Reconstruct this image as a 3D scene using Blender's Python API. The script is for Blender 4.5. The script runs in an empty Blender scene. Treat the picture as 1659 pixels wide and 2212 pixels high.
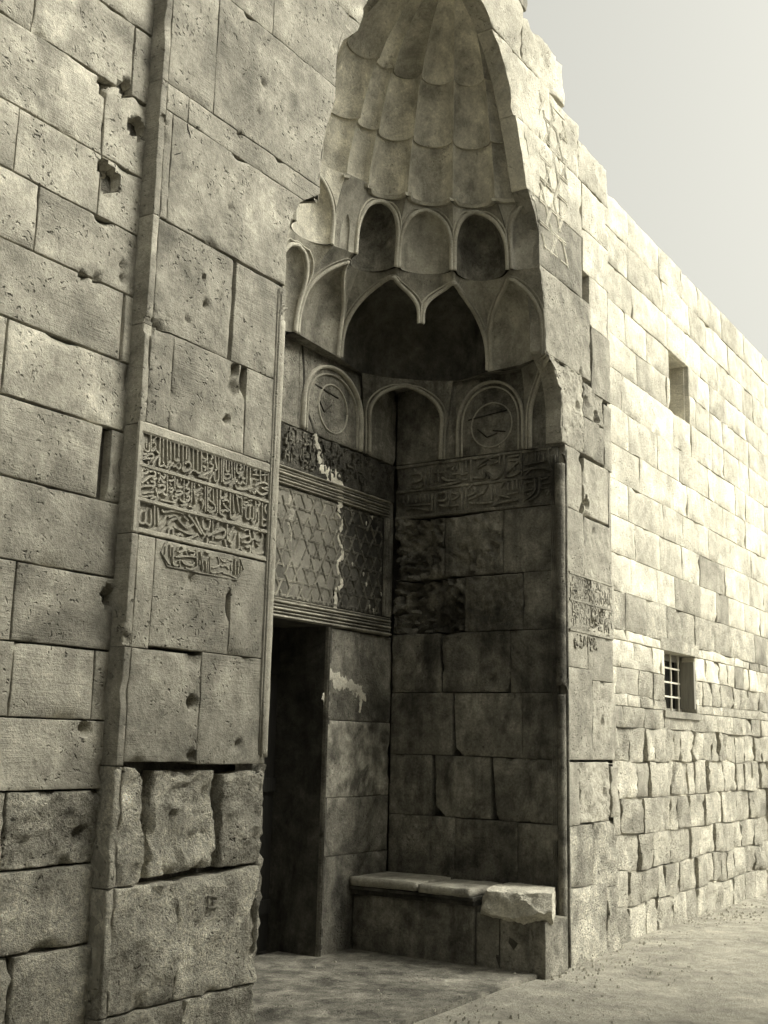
import bpy, bmesh, math, random
from mathutils import Vector, Matrix, noise
import numpy as np
random.seed(7)
scene = bpy.context.scene
COL = scene.collection

# ------------------------------------------------------------------ camera, sky, sun, exposure
FPX, CXP, CYP = 2495.0, 829.5, 1106.0          # lens in pixels of a 1659 x 2212 picture
CAM = Vector((-6.43, -3.70, 1.58))
_a = Vector((2480 - CXP, -(1645 - CYP), -FPX)).normalized()      # world +x seen from the camera
_b = Vector((-3090 - CXP, -(1515 - CYP), -FPX)).normalized()     # world +y seen from the camera
_z = _a.cross(_b).normalized(); _y = _z.cross(_a).normalized()
RW = Matrix((_a, _y, _z))                                        # camera axes -> world axes
cam_data = bpy.data.cameras.new('camera'); cam = bpy.data.objects.new('camera', cam_data); COL.objects.link(cam)
cam_data.sensor_fit = 'VERTICAL'; cam_data.sensor_height = 36.0; cam_data.sensor_width = 27.0
cam_data.lens = FPX / 2212.0 * 36.0
cam_data.clip_start = 0.05; cam_data.clip_end = 500
cam.matrix_world = Matrix.Translation(CAM) @ RW.to_4x4()
scene.camera = cam

SUN_EL, SUN_AZ = math.radians(52), math.radians(-62)   # azimuth measured from -y (street side) towards +x when negative
world = bpy.data.worlds.new('World'); scene.world = world; world.use_nodes = True
wn = world.node_tree.nodes; wl = world.node_tree.links
bg = wn['Background']
sky = wn.new('ShaderNodeTexSky'); sky.sky_type = 'NISHITA'; sky.sun_disc = False
sky.sun_elevation = SUN_EL
sky.air_density = 1.0; sky.dust_density = 8.0; sky.ozone_density = 1.0
hsv = wn.new('ShaderNodeHueSaturation'); hsv.inputs['Saturation'].default_value = 0.06
tint = wn.new('ShaderNodeMixRGB'); tint.blend_type = 'MULTIPLY'; tint.inputs[0].default_value = 1.0
tint.inputs[2].default_value = (1.0, 0.985, 0.875, 1)
wl.new(sky.outputs[0], hsv.inputs['Color']); wl.new(hsv.outputs[0], tint.inputs[1]); wl.new(tint.outputs[0], bg.inputs['Color'])
bg.inputs['Strength'].default_value = 0.128
sun_dir = Vector((0.42, -0.80, 0.80)).normalized()       # towards the sun: over the street, off to the right
sky.sun_elevation = math.asin(sun_dir.z)
sky.sun_rotation = math.atan2(sun_dir.x, sun_dir.y)
sd = bpy.data.lights.new('sun', 'SUN'); sd.energy = 1.1; sd.angle = math.radians(30); sd.color = (1.0, 0.97, 0.89)
sun = bpy.data.objects.new('sun', sd); COL.objects.link(sun)
sun.rotation_euler = sun_dir.to_track_quat('Z', 'Y').to_euler(); sun.location = sun_dir * 40
vs = scene.view_settings
scene.display_settings.display_device = 'sRGB'
vs.view_transform = 'Standard'; vs.look = 'None'; vs.exposure = 1.0; vs.gamma = 1.0; vs.use_curve_mapping = False

# ------------------------------------------------------------------ helpers
def link(o, parent=None):
    COL.objects.link(o)
    if parent is not None: o.parent = parent
    return o
def mesh_obj(name, verts, faces, mat, parent=None, smooth=False):
    me = bpy.data.meshes.new(name); me.from_pydata([tuple(v) for v in verts], [], faces); me.update()
    if mat: me.materials.append(mat)
    if smooth: me.shade_smooth()
    return link(bpy.data.objects.new(name, me), parent)
def thing(name, label, cat, loc=(0, 0, 0), group=None):
    o = bpy.data.objects.new(name, None); COL.objects.link(o); o.location = loc
    o['label'] = label; o['category'] = cat
    if group: o['group'] = group
    o.empty_display_size = .2
    return o
class MB:
    def __init__(s): s.v = []; s.f = []
    def quad(s, a, b, c, d):
        n = len(s.v); s.v += [a, b, c, d]; s.f.append((n, n+1, n+2, n+3))
    def box(s, x0, x1, y0, y1, z0, z1):
        n = len(s.v)
        s.v += [(x, y, z) for z in (z0, z1) for y in (y0, y1) for x in (x0, x1)]
        for f in ((0,2,3,1),(4,5,7,6),(0,1,5,4),(2,6,7,3),(0,4,6,2),(1,3,7,5)): s.f.append(tuple(n+i for i in f))
    def build(s, name, mat, parent=None, smooth=False): return mesh_obj(name, s.v, s.f, mat, parent, smooth)
# the planes of the place: (a, b, h) = along, up, out of the wall
XJ = 1.82; YB = 1.58; YW = 0.09
PL = {
 'F': lambda a, b, h: (a, -h, b),            # portal face
 'W': lambda a, b, h: (a, YW - h, b),        # side walls, set back
 'B': lambda a, b, h: (a, YB - h, b),        # back of the recess
 'R': lambda a, b, h: (XJ - h, a, b),        # right side of the recess
 'L': lambda a, b, h: (-XJ + h, a, b),       # left side of the recess
 'O': lambda a, b, h: (a, -7.2 + h, b),      # unseen block over the street
}
FLIP = {'F': False, 'W': False, 'B': False, 'R': False, 'L': True, 'O': True}
def on(plane, u, v):
    d = RW @ Vector((u - CXP, -(v - CYP), -FPX))
    if plane in 'FWB':
        y = {'F': 0, 'W': YW, 'B': YB}[plane]; t = (y - CAM.y) / d.y
    else: t = (XJ - CAM.x) / d.x
    p = CAM + t * d
    return (p.x, p.z) if plane in 'FWB' else (p.y, p.z)
def fbm(p, o=3):
    s = 0; a = 1
    for i in range(o):
        s += a * noise.noise(p); p = p * 2.03 + Vector((3.1, 1.7, 5.3)); a *= .5
    return s

# ------------------------------------------------------------------ materials
def stone_mat(name, col, var=.35, pits=.5, pit_scale=28, tool=.3, rough_b=.4, stain=.3, blotch=1.6, fine=.5, darks=.35, cont=False):
    m = bpy.data.materials.new(name); m.use_nodes = True
    n = m.node_tree.nodes; l = m.node_tree.links; bs = n['Principled BSDF']
    bs.inputs['Roughness'].default_value = .92
    try: bs.inputs['Specular IOR Level'].default_value = .18
    except Exception: pass
    tc = n.new('ShaderNodeTexCoord'); oi = n.new('ShaderNodeObjectInfo')
    mul = n.new('ShaderNodeMath'); mul.operation = 'MULTIPLY'; mul.inputs[1].default_value = 37.0
    l.new(oi.outputs['Random'], mul.inputs[0])
    add = n.new('ShaderNodeVectorMath'); add.operation = 'ADD'
    l.new(tc.outputs['Object'], add.inputs[0]); l.new(mul.outputs[0], add.inputs[1])
    def noise_n(scale, det=6, rough=.6, vec=None, dist=0):
        t = n.new('ShaderNodeTexNoise'); t.inputs['Scale'].default_value = scale; t.inputs['Detail'].default_value = det
        t.inputs['Roughness'].default_value = rough; t.inputs['Distortion'].default_value = dist
        l.new((vec or add).outputs[0], t.inputs['Vector']); return t
    def ramp(src, p0, p1, c0=0., c1=1.):
        r = n.new('ShaderNodeMapRange'); r.inputs['From Min'].default_value = p0; r.inputs['From Max'].default_value = p1
        r.inputs['To Min'].default_value = c0; r.inputs['To Max'].default_value = c1; l.new(src, r.inputs['Value']); return r
    def math_n(op, a, b):
        t = n.new('ShaderNodeMath'); t.operation = op
        for i, q in enumerate((a, b)):
            if isinstance(q, (int, float)): t.inputs[i].default_value = q
            else: l.new(q, t.inputs[i])
        return t
    geo = n.new('ShaderNodeNewGeometry'); wpos = n.new('ShaderNodeVectorMath'); wpos.operation = 'ADD'; l.new(geo.outputs['Position'], wpos.inputs[0]); wpos.inputs[1].default_value = (3.1, 7.7, 1.3)
    src_ = wpos if cont else add
    big = noise_n(blotch, 4, .6, src_, .6); mid = noise_n(7, 8, .68); fin = noise_n(60, 6, .7); grit = noise_n(190, 3, .6)
    # stains run down the face a little: stretched noise
    mp = n.new('ShaderNodeMapping'); mp.inputs['Scale'].default_value = (6, 6, 1.4); l.new(add.outputs[0], mp.inputs['Vector'])
    run = noise_n(1.0, 6, .65, mp)
    v1 = ramp(big.outputs[0], .3, .7, 1 - var, 1 + var * .8)
    v2 = ramp(mid.outputs[0], .34, .66, 1 - var * .75, 1 + var * .6)
    v3 = ramp(run.outputs[0], .48, .72, 1, 1 - stain)
    v4 = ramp(fin.outputs[0], .34, .66, 1 - fine * .34, 1 + fine * .30)
    v5 = ramp(oi.outputs['Random'], 0, 1, *((.93, 1.07) if cont else (.84, 1.16)))
    # pits: only where a mask lets them cluster
    vo = n.new('ShaderNodeTexVoronoi'); vo.inputs['Scale'].default_value = pit_scale; vo.feature = 'F1'
    wob = noise_n(12, 3, .6); wv = n.new('ShaderNodeVectorMath'); wv.operation = 'MULTIPLY_ADD'
    l.new(wob.outputs['Color'], wv.inputs[0]); wv.inputs[1].default_value = (.12, .12, .12); l.new(add.outputs[0], wv.inputs[2])
    l.new(wv.outputs[0], vo.inputs['Vector'])
    pit = ramp(vo.outputs['Distance'], .06, .30, 1, 0)
    msk = noise_n(3.1, 5, .7); mk = ramp(msk.outputs[0], .48, .60, 0, 1)
    pitm = math_n('MULTIPLY', pit.outputs[0], mk.outputs[0])
    pt = math_n('MULTIPLY', pitm.outputs[0], pits)
    pdark = math_n('SUBTRACT', 1.0, math_n('MULTIPLY', pt.outputs[0], darks).outputs[0])
    mt = n.new('ShaderNodeMapping'); mt.inputs['Scale'].default_value = (5, 5, 120); mt.inputs['Rotation'].default_value = (0, .05, 0)
    l.new(add.outputs[0], mt.inputs['Vector']); tl = noise_n(1.0, 4, .65, mt)
    tmk = noise_n(1.9, 3, .6); tm = ramp(tmk.outputs[0], .42, .62, 0, 1)
    tlm = math_n('MULTIPLY', tl.outputs[0], tm.outputs[0])
    v6 = ramp(tlm.outputs[0], .3, .7, 1 + .03 * min(tool, 1), 1 - .15 * min(tool, 1))
    spk = noise_n(30, 8, .8, None, .8); v7 = ramp(spk.outputs[0], .57, .68, 1, .50)
    pat = noise_n(1.15, 8, .72, src_, 1.5); v9 = ramp(pat.outputs[0], .50, .62, 1, 1 - var * .9)
    lit = noise_n(2.6, 7, .7, None, 1.2); v8 = ramp(lit.outputs[0], .52, .75, 1, 1 + var * 1.1)
    f = v1
    for q in (v2, v3, v4, v5, v6, v7, v8, v9, pdark): f = math_n('MULTIPLY', f.outputs[0], q.outputs[0])
    mix = n.new('ShaderNodeVectorMath'); mix.operation = 'SCALE'; mix.inputs[0].default_value = col
    l.new(f.outputs[0], mix.inputs['Scale']); l.new(mix.outputs[0], bs.inputs['Base Color'])
    # tool marks: fine level scratches
    h = math_n('MULTIPLY', mid.outputs[0], rough_b * 1.2)
    h = math_n('ADD', h.outputs[0], math_n('MULTIPLY', fin.outputs[0], rough_b * .55).outputs[0])
    h = math_n('ADD', h.outputs[0], math_n('MULTIPLY', grit.outputs[0], rough_b * .22).outputs[0])
    h = math_n('ADD', h.outputs[0], math_n('MULTIPLY', tlm.outputs[0], tool * .20).outputs[0])
    h = math_n('SUBTRACT', h.outputs[0], math_n('MULTIPLY', pt.outputs[0], .9).outputs[0])
    bp = n.new('ShaderNodeBump'); bp.inputs['Strength'].default_value = .9; bp.inputs['Distance'].default_value = .028 if rough_b < 1.1 else .045
    l.new(h.outputs[0], bp.inputs['Height']); l.new(bp.outputs[0], bs.inputs['Normal'])
    return m
def C(v): return (v, v * .95, v * .79)
M = {}
M['facade'] = stone_mat('limestone_face', C(.32), var=.34, pits=.9, tool=1.0, rough_b=.45, stain=.2)
M['low'] = stone_mat('limestone_rough', C(.62), var=.45, pits=1.3, pit_scale=26, tool=.1, rough_b=2.4, stain=.2, fine=1.0, darks=.6)
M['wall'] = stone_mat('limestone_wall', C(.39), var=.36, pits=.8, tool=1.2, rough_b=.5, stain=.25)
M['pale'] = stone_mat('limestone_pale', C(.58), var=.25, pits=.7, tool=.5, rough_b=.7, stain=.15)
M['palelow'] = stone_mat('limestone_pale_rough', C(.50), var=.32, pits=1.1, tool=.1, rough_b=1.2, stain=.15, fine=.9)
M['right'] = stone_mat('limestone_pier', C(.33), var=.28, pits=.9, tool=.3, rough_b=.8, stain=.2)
M['recess'] = stone_mat('recess_limestone', C(.22), var=.55, pits=.7, tool=.3, rough_b=.8, stain=.6, blotch=1.1, cont=True, fine=.8)  # darker and blotchier than the face stone
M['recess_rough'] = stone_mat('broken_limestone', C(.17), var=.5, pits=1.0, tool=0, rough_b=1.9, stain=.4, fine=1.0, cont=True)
M['dark'] = stone_mat('near_black_stone', C(.075), var=.5, pits=.4, tool=.2, rough_b=.7, stain=.5, blotch=2.5)  # near-black stone of reveal, cracks, strokes and one lattice half
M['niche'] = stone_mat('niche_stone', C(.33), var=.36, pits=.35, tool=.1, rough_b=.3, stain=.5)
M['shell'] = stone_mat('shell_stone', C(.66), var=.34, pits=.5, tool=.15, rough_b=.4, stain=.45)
M['rim'] = stone_mat('moulding_stone', C(.44), var=.22, pits=.2, tool=.1, rough_b=.25, stain=.3)
M['carved'] = stone_mat('carved_stone', C(.34), var=.2, pits=.3, tool=.2, rough_b=.4, stain=.2)
M['lattice'] = stone_mat('lattice_stone', C(.17), var=.3, pits=.2, tool=.1, rough_b=.3, stain=.35, blotch=2.5)
M['blotchy'] = stone_mat('blotched_stone', C(.27), var=.75, pits=.5, tool=0, rough_b=.6, stain=.6, blotch=3.4)
M['plaster'] = stone_mat('white_plaster', C(.58), var=.3, pits=.2, tool=0, rough_b=.7, stain=.1)
M['mortar'] = stone_mat('mortar_core', C(.14), var=.3, pits=.5, tool=0, rough_b=1.2, stain=.3)
M['ground'] = stone_mat('dusty_earth', C(.40), var=.25, pits=.5, pit_scale=40, tool=0, rough_b=1.2, stain=.1)
M['shade_house'] = stone_mat('old_plaster', C(.26), var=.25, pits=.3, tool=0, rough_b=.6, stain=.3)
M['hollow_shade'] = stone_mat('shaded_hollow_stone', C(.115), var=.45, pits=.4, tool=.2, rough_b=.6, stain=.4, cont=True)  # darker than the recess stone: the hollow's shade put into the colour
M['slab_pale'] = stone_mat('fresh_broken_stone', C(.60), var=.22, pits=.6, tool=0, rough_b=1.0, stain=.2, fine=.8)
M['slab'] = stone_mat('bench_slab_stone', C(.44), var=.3, pits=.4, tool=0, rough_b=.9, stain=.3)
def plain(name, col, rough=.7, metal=0):
    m = bpy.data.materials.new(name); m.use_nodes = True; b = m.node_tree.nodes['Principled BSDF']
    n = m.node_tree.nodes; l = m.node_tree.links
    t = n.new('ShaderNodeTexNoise'); t.inputs['Scale'].default_value = 14; t.inputs['Detail'].default_value = 6
    r = n.new('ShaderNodeMapRange'); r.inputs['To Min'].default_value = .6; r.inputs['To Max'].default_value = 1.4
    tc = n.new('ShaderNodeTexCoord'); mp = n.new('ShaderNodeMapping'); mp.inputs['Scale'].default_value = (3, 3, .4)
    l.new(tc.outputs['Object'], mp.inputs[0]); l.new(mp.outputs[0], t.inputs['Vector']); l.new(t.outputs[0], r.inputs[0])
    v = n.new('ShaderNodeVectorMath'); v.operation = 'SCALE'; v.inputs[0].default_value = col; l.new(r.outputs[0], v.inputs['Scale'])
    l.new(v.outputs[0], b.inputs['Base Color']); b.inputs['Roughness'].default_value = rough; b.inputs['Metallic'].default_value = metal
    bp = n.new('ShaderNodeBump'); bp.inputs['Strength'].default_value = .5; bp.inputs['Distance'].default_value = .01
    l.new(t.outputs[0], bp.inputs['Height']); l.new(bp.outputs[0], b.inputs['Normal'])
    return m
M['wood'] = plain('old_dark_wood', C(.022), .8)
M['iron'] = plain('painted_iron', C(.55), .6)
M['frame'] = plain('grey_window_frame', C(.22), .7)
M['glass'] = bpy.data.materials.new('window_glass'); M['glass'].use_nodes = True
_g = M['glass'].node_tree.nodes['Principled BSDF']; _g.inputs['Base Color'].default_value = (.02, .02, .018, 1); _g.inputs['Roughness'].default_value = .08

# ------------------------------------------------------------------ stones
HOLES = []
for pl_, u_, v_, r_, d_ in [('F', 415, 1522, .034, .07), ('F', 416, 1642, .03, .04), ('F', 512, 1612, .028, .03), ('F', 491, 905, .018, .05), ('F', 505, 835, .04, .04), ('F', 512, 800, .03, .05),
        ('F', 352, 262, .022, .05), ('F', 520, 290, .018, .03), ('F', 418, 1415, .05, .03), ('F', 415, 1255, .022, .02), ('F', 323, 700, .05, .02), ('F', 345, 705, .05, .02), ('F', 570, 180, .02, .03), ('F', 560, 240, .02, .03), ('F', 500, 450, .02, .02),
        ('F', 446, 655, .02, .03), ('F', 440, 600, .018, .03), ('F', 405, 690, .016, .02), ('F', 475, 640, .016, .02), ('F', 272, 1380, .02, .03), ('F', 268, 1345, .018, .02),
        ('W', 228, 375, .045, .09), ('W', 240, 398, .05, .10), ('W', 222, 362, .03, .07), ('W', 230, 182, .045, .05), ('W', 272, 195, .035, .10), ('W', 292, 275, .04, .09), ('W', 305, 290, .035, .08), ('W', 207, 130, .02, .01),
        ('W', 178, 597, .022, .04), ('W', 265, 575, .02, .03), ('W', 268, 600, .02, .03), ('W', 210, 600, .02, .03), ('W', 222, 840, .014, .02), ('W', 186, 1570, .03, .04), ('W', 175, 1800, .03, .03), ('W', 235, 1290, .04, .06),
        ('F', 1268, 1085, .04, .08), ('F', 1283, 1150, .03, .03), ('F', 1300, 1330, .05, .04), ('F', 1282, 1350, .05, .05), ('F', 1300, 1555, .03, .05), ('F', 1268, 870, .05, .04), ('F', 1290, 905, .05, .05), ('F', 1250, 880, .04, .05), ('F', 1255, 800, .03, .04),
        ('F', 1305, 1710, .03, .04), ('R', 905, 1185, .20, .10), ('R', 925, 1300, .26, .11), ('R', 975, 1330, .14, .07), ('R', 885, 1250, .16, .09), ('R', 1000, 1215, .10, .05), ('R', 890, 1345, .15, .08), ('R', 1052, 1320, .03, .03), ('R', 1065, 1185, .05, .04), ('R', 1060, 1470, .04, .04)]:
    a_, b_ = on(pl_, u_, v_)
    HOLES.append((pl_, a_, b_, r_, d_))

def stone(plane, poly, mat, parent, erode=.2, out=0., gap=.0010, cell=.05, thick=.14, rnd=.0035, name='stone', seed=None, edge=None):
    """one dressed block: poly = corners in the wall plane, counter-clockwise as seen with a to the right, b up"""
    if len(poly) == 2:
        (a0, b0), (a1, b1) = poly; poly = [(a0, b0), (a1, b0), (a1, b1), (a0, b1)]
    seed = random.random() * 100 if seed is None else seed
    off = Vector((seed, seed * .37, 0))
    P = [Vector(p) for p in poly]; k = len(P)
    area = sum(P[i].x * P[(i+1) % k].y - P[(i+1) % k].x * P[i].y for i in range(k))
    if area < 0: P.reverse()
    # inset by the joint
    Q = []
    for i in range(k):
        p0, p1, p2 = P[i-1], P[i], P[(i+1) % k]
        e0 = (p1 - p0); e1 = (p2 - p1)
        if e0.length < 1e-6 or e1.length < 1e-6: continue
        n0 = Vector((-e0.y, e0.x)).normalized(); n1 = Vector((-e1.y, e1.x)).normalized()
        m = (n0 + n1); d = m.length
        Q.append(p1 + (m / max(d * d / 2, .3)) * gap)
    bm = bmesh.new()
    vs_ = [bm.verts.new((q.x, q.y, 0)) for q in Q]
    try: bm.faces.new(vs_)
    except Exception: bm.free(); return None
    a0 = min(q.x for q in Q); a1 = max(q.x for q in Q); b0 = min(q.y for q in Q); b1 = max(q.y for q in Q)
    r = min(rnd * (1 + erode * 1.2), (a1 - a0) / 5, (b1 - b0) / 5)
    if any(t[0] == plane and a0 - .02 < t[1] < a1 + .02 and b0 - .02 < t[2] < b1 + .02 for t in HOLES): cell = min(cell, .017)
    def cuts(lo, hi):
        n = max(1, round((hi - lo - 2 * r) / cell)); c = [lo + r * .4, lo + r] + [lo + r + (hi - lo - 2 * r) * i / n for i in range(1, n)] + [hi - r, hi - r * .4]
        return c
    for c in cuts(a0, a1):
        bmesh.ops.bisect_plane(bm, geom=bm.verts[:] + bm.edges[:] + bm.faces[:], plane_co=(c, 0, 0), plane_no=(1, 0, 0), dist=1e-6)
    for c in cuts(b0, b1):
        bmesh.ops.bisect_plane(bm, geom=bm.verts[:] + bm.edges[:] + bm.faces[:], plane_co=(0, c, 0), plane_no=(0, 1, 0), dist=1e-6)
    bvs = set(v for e in bm.edges if len(e.link_faces) == 1 for v in e.verts)
    m = len(Q)
    f = PL[plane]
    def dist(v):
        x, y = v.co.x, v.co.y; best = 9
        for i in range(m):
            p, q = Q[i], Q[(i+1) % m]; ex, ey = q.x - p.x, q.y - p.y; L = ex*ex + ey*ey
            t = max(0, min(1, ((x-p.x)*ex + (y-p.y)*ey) / L)) if L else 0
            best = min(best, math.hypot(x - p.x - ex*t, y - p.y - ey*t))
        return best
    hs = {}
    hl = [t[1:] for t in HOLES if t[0] == plane and a0 - .02 < t[1] < a1 + .02 and b0 - .02 < t[2] < b1 + .02]
    for v in bm.verts:
        p = Vector((v.co.x, v.co.y, 0)) + off
        d = dist(v)
        h = out + erode * (.020 * fbm(p * 3.2, 4) + .010 * noise.noise(p * 17) + (.016 * (abs(noise.noise(p * 14 + Vector((3, 3, 3)))) - .25) + .010 * noise.noise(p * 33) if erode > .85 else 0)) + .0015 * noise.noise(p * 5)
        rr = r * (1 + .8 * noise.noise(p * 9))
        chip = max(0, noise.noise(p * 6.5 + Vector((9, 2, 4))) - .34) * (1.0 + erode)
        h -= (max(0, 1 - d / max(rr, .002)) ** 2) * (.002 + .006 * erode)
        for (ha, hb, hr, hd) in hl:
            q = math.hypot(v.co.x - ha, (v.co.y - hb) * .8) / (hr * (1 + .9 * noise.noise(p * 19)))
            if q < 1: h -= hd * (1 - q * q) ** .5
        h -= max(0, 1 - d / .04) * chip * .07
        hs[v] = h
    for v in bm.verts:
        if v in bvs:
            p = Vector((v.co.x, v.co.y, 0)) + off
            w = (.001 + .0045 * erode)
            c = Vector(((a0+a1)/2, (b0+b1)/2)); dirv = (c - v.co.xy)
            if dirv.length > 1e-4:
                v.co.xy += dirv.normalized() * (w * (noise.noise(p * 11) + .35))
        v.co.z = hs[v]
    be = [e for e in bm.edges if len(e.link_faces) == 1]
    ret = bmesh.ops.extrude_edge_only(bm, edges=be)
    for g in ret['geom']:
        if isinstance(g, bmesh.types.BMVert): g.co.z = -thick
    cx, cy = (a0+a1)/2, (b0+b1)/2
    o3 = Vector(f(cx, cy, 0))
    for v in bm.verts: v.co = Vector(f(v.co.x, v.co.y, v.co.z)) - o3
    bmesh.ops.recalc_face_normals(bm, faces=bm.faces[:])
    me = bpy.data.meshes.new(name); 
    # open shell: make sure normals look out of the wall
    nrm = Vector(f(0, 0, 1)) - Vector(f(0, 0, 0)); big = max(bm.faces, key=lambda q: q.calc_area()); tot = sum(q.normal.dot(nrm) * q.calc_area() for q in bm.faces)
    if tot < 0: bmesh.ops.reverse_faces(bm, faces=bm.faces[:])
    bm.to_mesh(me); bm.free(); me.materials.append(mat)
    me.shade_smooth()
    try: me.set_sharp_from_angle(angle=math.radians(50))
    except Exception: pass
    o = bpy.data.objects.new(name, me); o.location = o3
    return link(o, parent)
def rows(plane, zs, xs_fn, mat, parent, **kw):
    for i in range(len(zs) - 1):
        xs = xs_fn(i)
        for j in range(len(xs) - 1):
            stone(plane, [(xs[j], zs[i]), (xs[j+1], zs[i+1])], mat, parent, **kw)
def randcuts(lo, hi, wmin, wmax, rng):
    c = [lo]
    while hi - c[-1] > wmax: c.append(c[-1] + rng.uniform(wmin, wmax))
    if hi - c[-1] < wmin * .6 and len(c) > 1: c.pop()
    c.append(hi); return c
def smooth_path(pts, n=4):
    if len(pts) < 3: 
        return [Vector(p) for p in pts]
    P = [Vector(p) for p in pts]; out = []
    for i in range(len(P) - 1):
        p0 = P[max(i-1, 0)]; p1 = P[i]; p2 = P[i+1]; p3 = P[min(i+2, len(P)-1)]
        for k in range(n):
            t = k / n
            out.append(.5 * ((2*p1) + (p2-p0)*t + (2*p0-5*p1+4*p2-p3)*t*t + (3*p1-p0-3*p2+p3)*t**3))
    out.append(P[-1]); return out
def ribbon(mb, pts3, nrm, w, h, taper=True):
    """raised strip along pts3 (world), nrm = direction out of the wall"""
    n = len(pts3); nrm = Vector(nrm)
    base = len(mb.v); sec = []
    for i, p in enumerate(pts3):
        d = (pts3[min(i+1, n-1)] - pts3[max(i-1, 0)])
        if d.length < 1e-7: d = Vector((0, 0, 1))
        s = d.normalized().cross(nrm).normalized()
        ww = w * (.72 if taper and i in (0, n-1) else 1)
        mb.v += [tuple(p - s*ww*.62 - nrm*.004), tuple(p - s*ww*.40 + nrm*h), tuple(p + s*ww*.40 + nrm*h), tuple(p + s*ww*.62 - nrm*.004)]
    for i in range(n - 1):
        a = base + i*4; b = a + 4
        for k in range(3): mb.f.append((a+k, a+k+1, b+k+1, b+k))
    mb.f.append((base, base+3, base+2, base+1)); e = base + (n-1)*4; mb.f.append((e, e+1, e+2, e+3))

# ------------------------------------------------------------------ ground
def make_ground():
    vs2 = []; fs = []
    xs = [-40, -12] + [-9 + .35*i for i in range(60)] + [20, 60]; ys = [-40, -12, -7.2] + [-5 + .3*i for i in range(26)] + [20, 60]
    for y in ys:
        for x in xs: vs2.append((x, y, .02 * fbm(Vector((x*.8, y*.8, 0)), 3) - (.0 if y < 1.6 else .02)))
    w = len(xs)
    for j in range(len(ys)-1):
        for i in range(w-1): fs.append((j*w+i, j*w+i+1, (j+1)*w+i+1, (j+1)*w+i))
    g = mesh_obj('ground', vs2, fs, M['ground'], smooth=True); g['kind'] = 'structure'
make_ground()

# ------------------------------------------------------------------ the portal
portal = thing('stone_portal', 'tall weathered stone portal with a fluted muqarnas half dome over its dark doorway', 'portal')
# half width of the hood opening at height z
WZ = [(0, 1.80), (4.25, 1.80), (4.40, 1.765), (4.54, 1.685), (4.60, 1.60), (4.645, 1.53), (4.66, 1.515), (4.9, 1.51), (5.1, 1.47), (5.31, 1.40), (5.33, 1.395),
      (5.6, 1.395), (5.75, 1.33), (5.85, 1.23), (5.9, 1.18), (6.15, 1.09), (6.4, .99), (6.63, .87), (6.85, .71), (7.0, .54), (7.12, .30), (7.18, .0)]
def wz(z):
    for (z0, w0), (z1, w1) in zip(WZ, WZ[1:]):
        if z <= z1: return w0 + (w1 - w0) * max(0, (z - z0)) / (z1 - z0)
    return 0.
def arch_stone(sgn, x0, x1, z0, z1, mat, **kw):
    """block between |x| x0..x1 trimmed by the hood opening"""
    zz = sorted(set([z0, z1] + [z for z, _ in WZ if z0 < z < z1]))
    fine = []
    for a, b in zip(zz, zz[1:]): 
        n = max(1, int((b - a) / .08)); fine += [a + (b-a)*i/n for i in range(n)]
    fine.append(zz[-1])
    left = [(max(x0, wz(z)), z) for z in fine if max(x0, wz(z)) < x1 - .02]
    if len(left) < 2: return
    zb = left[0][1]
    poly = [(x1, zb), (x1, z1)] + [(x, z) for x, z in reversed(left)]
    # drop collinear points
    out = [poly[0]]
    for i in range(1, len(poly) - 1):
        (ax, ay), (bx, by), (cx, cy) = out[-1], poly[i], poly[i+1]
        if abs((bx-ax)*(cy-ay) - (by-ay)*(cx-ax)) > 1e-6: out.append(poly[i])
    out.append(poly[-1])
    stone('F', [(sgn * x, z) for x, z in out], mat, portal, **kw)
F_, R_ = M['facade'], M['right']
LO = M['low']
# left pier (photo order, bottom to top); outer corner at -2.81
def SF(x0, z0, x1, z1, mat=F_, **kw): return stone('F', [(x0, z0), (x1, z1)], mat, portal, **kw)
XL0 = -2.768
SF(XL0, -.05, -2.30, .44, LO, erode=1.2, cell=.024); SF(-2.30, -.05, -1.80, .44, LO, erode=1.2, cell=.024)
SF(XL0, .44, -2.37, .955, LO, erode=1.1, cell=.022); stone('F', [(-2.37, .44), (-1.80, .44), (-1.80, .985), (-2.37, .955)], LO, portal, erode=1.0, cell=.022)
stone('F', [(XL0, .955), (-2.615, .96), (-2.625, 1.40), (-2.70, 1.455), (XL0, 1.46)], LO, portal, erode=1.2, cell=.022)
stone('F', [(-2.575, .975), (-2.145, .995), (-2.13, 1.2), (-2.15, 1.445), (-2.55, 1.44)], LO, portal, erode=1.9, cell=.024, out=-.02)
stone('F', [(-2.11, .99), (-1.80, .99), (-1.80, 1.43), (-1.95, 1.44), (-2.105, 1.42)], LO, portal, erode=1.3, cell=.022)
SF(XL0, 1.475, -2.305, 1.97, erode=.5, cell=.04); SF(-2.305, 1.465, -1.80, 1.985, erode=.35, cell=.04)
SF(XL0, 1.97, -2.66, 2.475, erode=.25); SF(-2.66, 1.985, -2.12, 2.475, erode=.3); SF(-2.12, 1.985, -1.80, 2.475, erode=.15)
SF(XL0, 2.995, -2.62, 3.455, erode=.15)
stone('F', [(-2.62, 2.995), (-2.08, 2.995), (-2.085, 3.28), (-2.13, 3.33), (-2.12, 3.455), (-2.62, 3.455)], F_, portal, erode=.3)
SF(-2.08, 2.995, -1.80, 3.455, erode=.25)
stone('F', [(XL0, 3.475), (-2.72, 3.46), (-2.23, 3.455), (-2.22, 3.99), (XL0, 3.995)], F_, portal, erode=.4, cell=.04)
SF(-2.205, 3.455, -1.785, 3.985, erode=.3)
SF(XL0, 4.00, -2.72, 4.56, erode=.3)
arch_stone(-1, 0, 2.72, 4.0, 4.56, F_, erode=.35)
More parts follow.
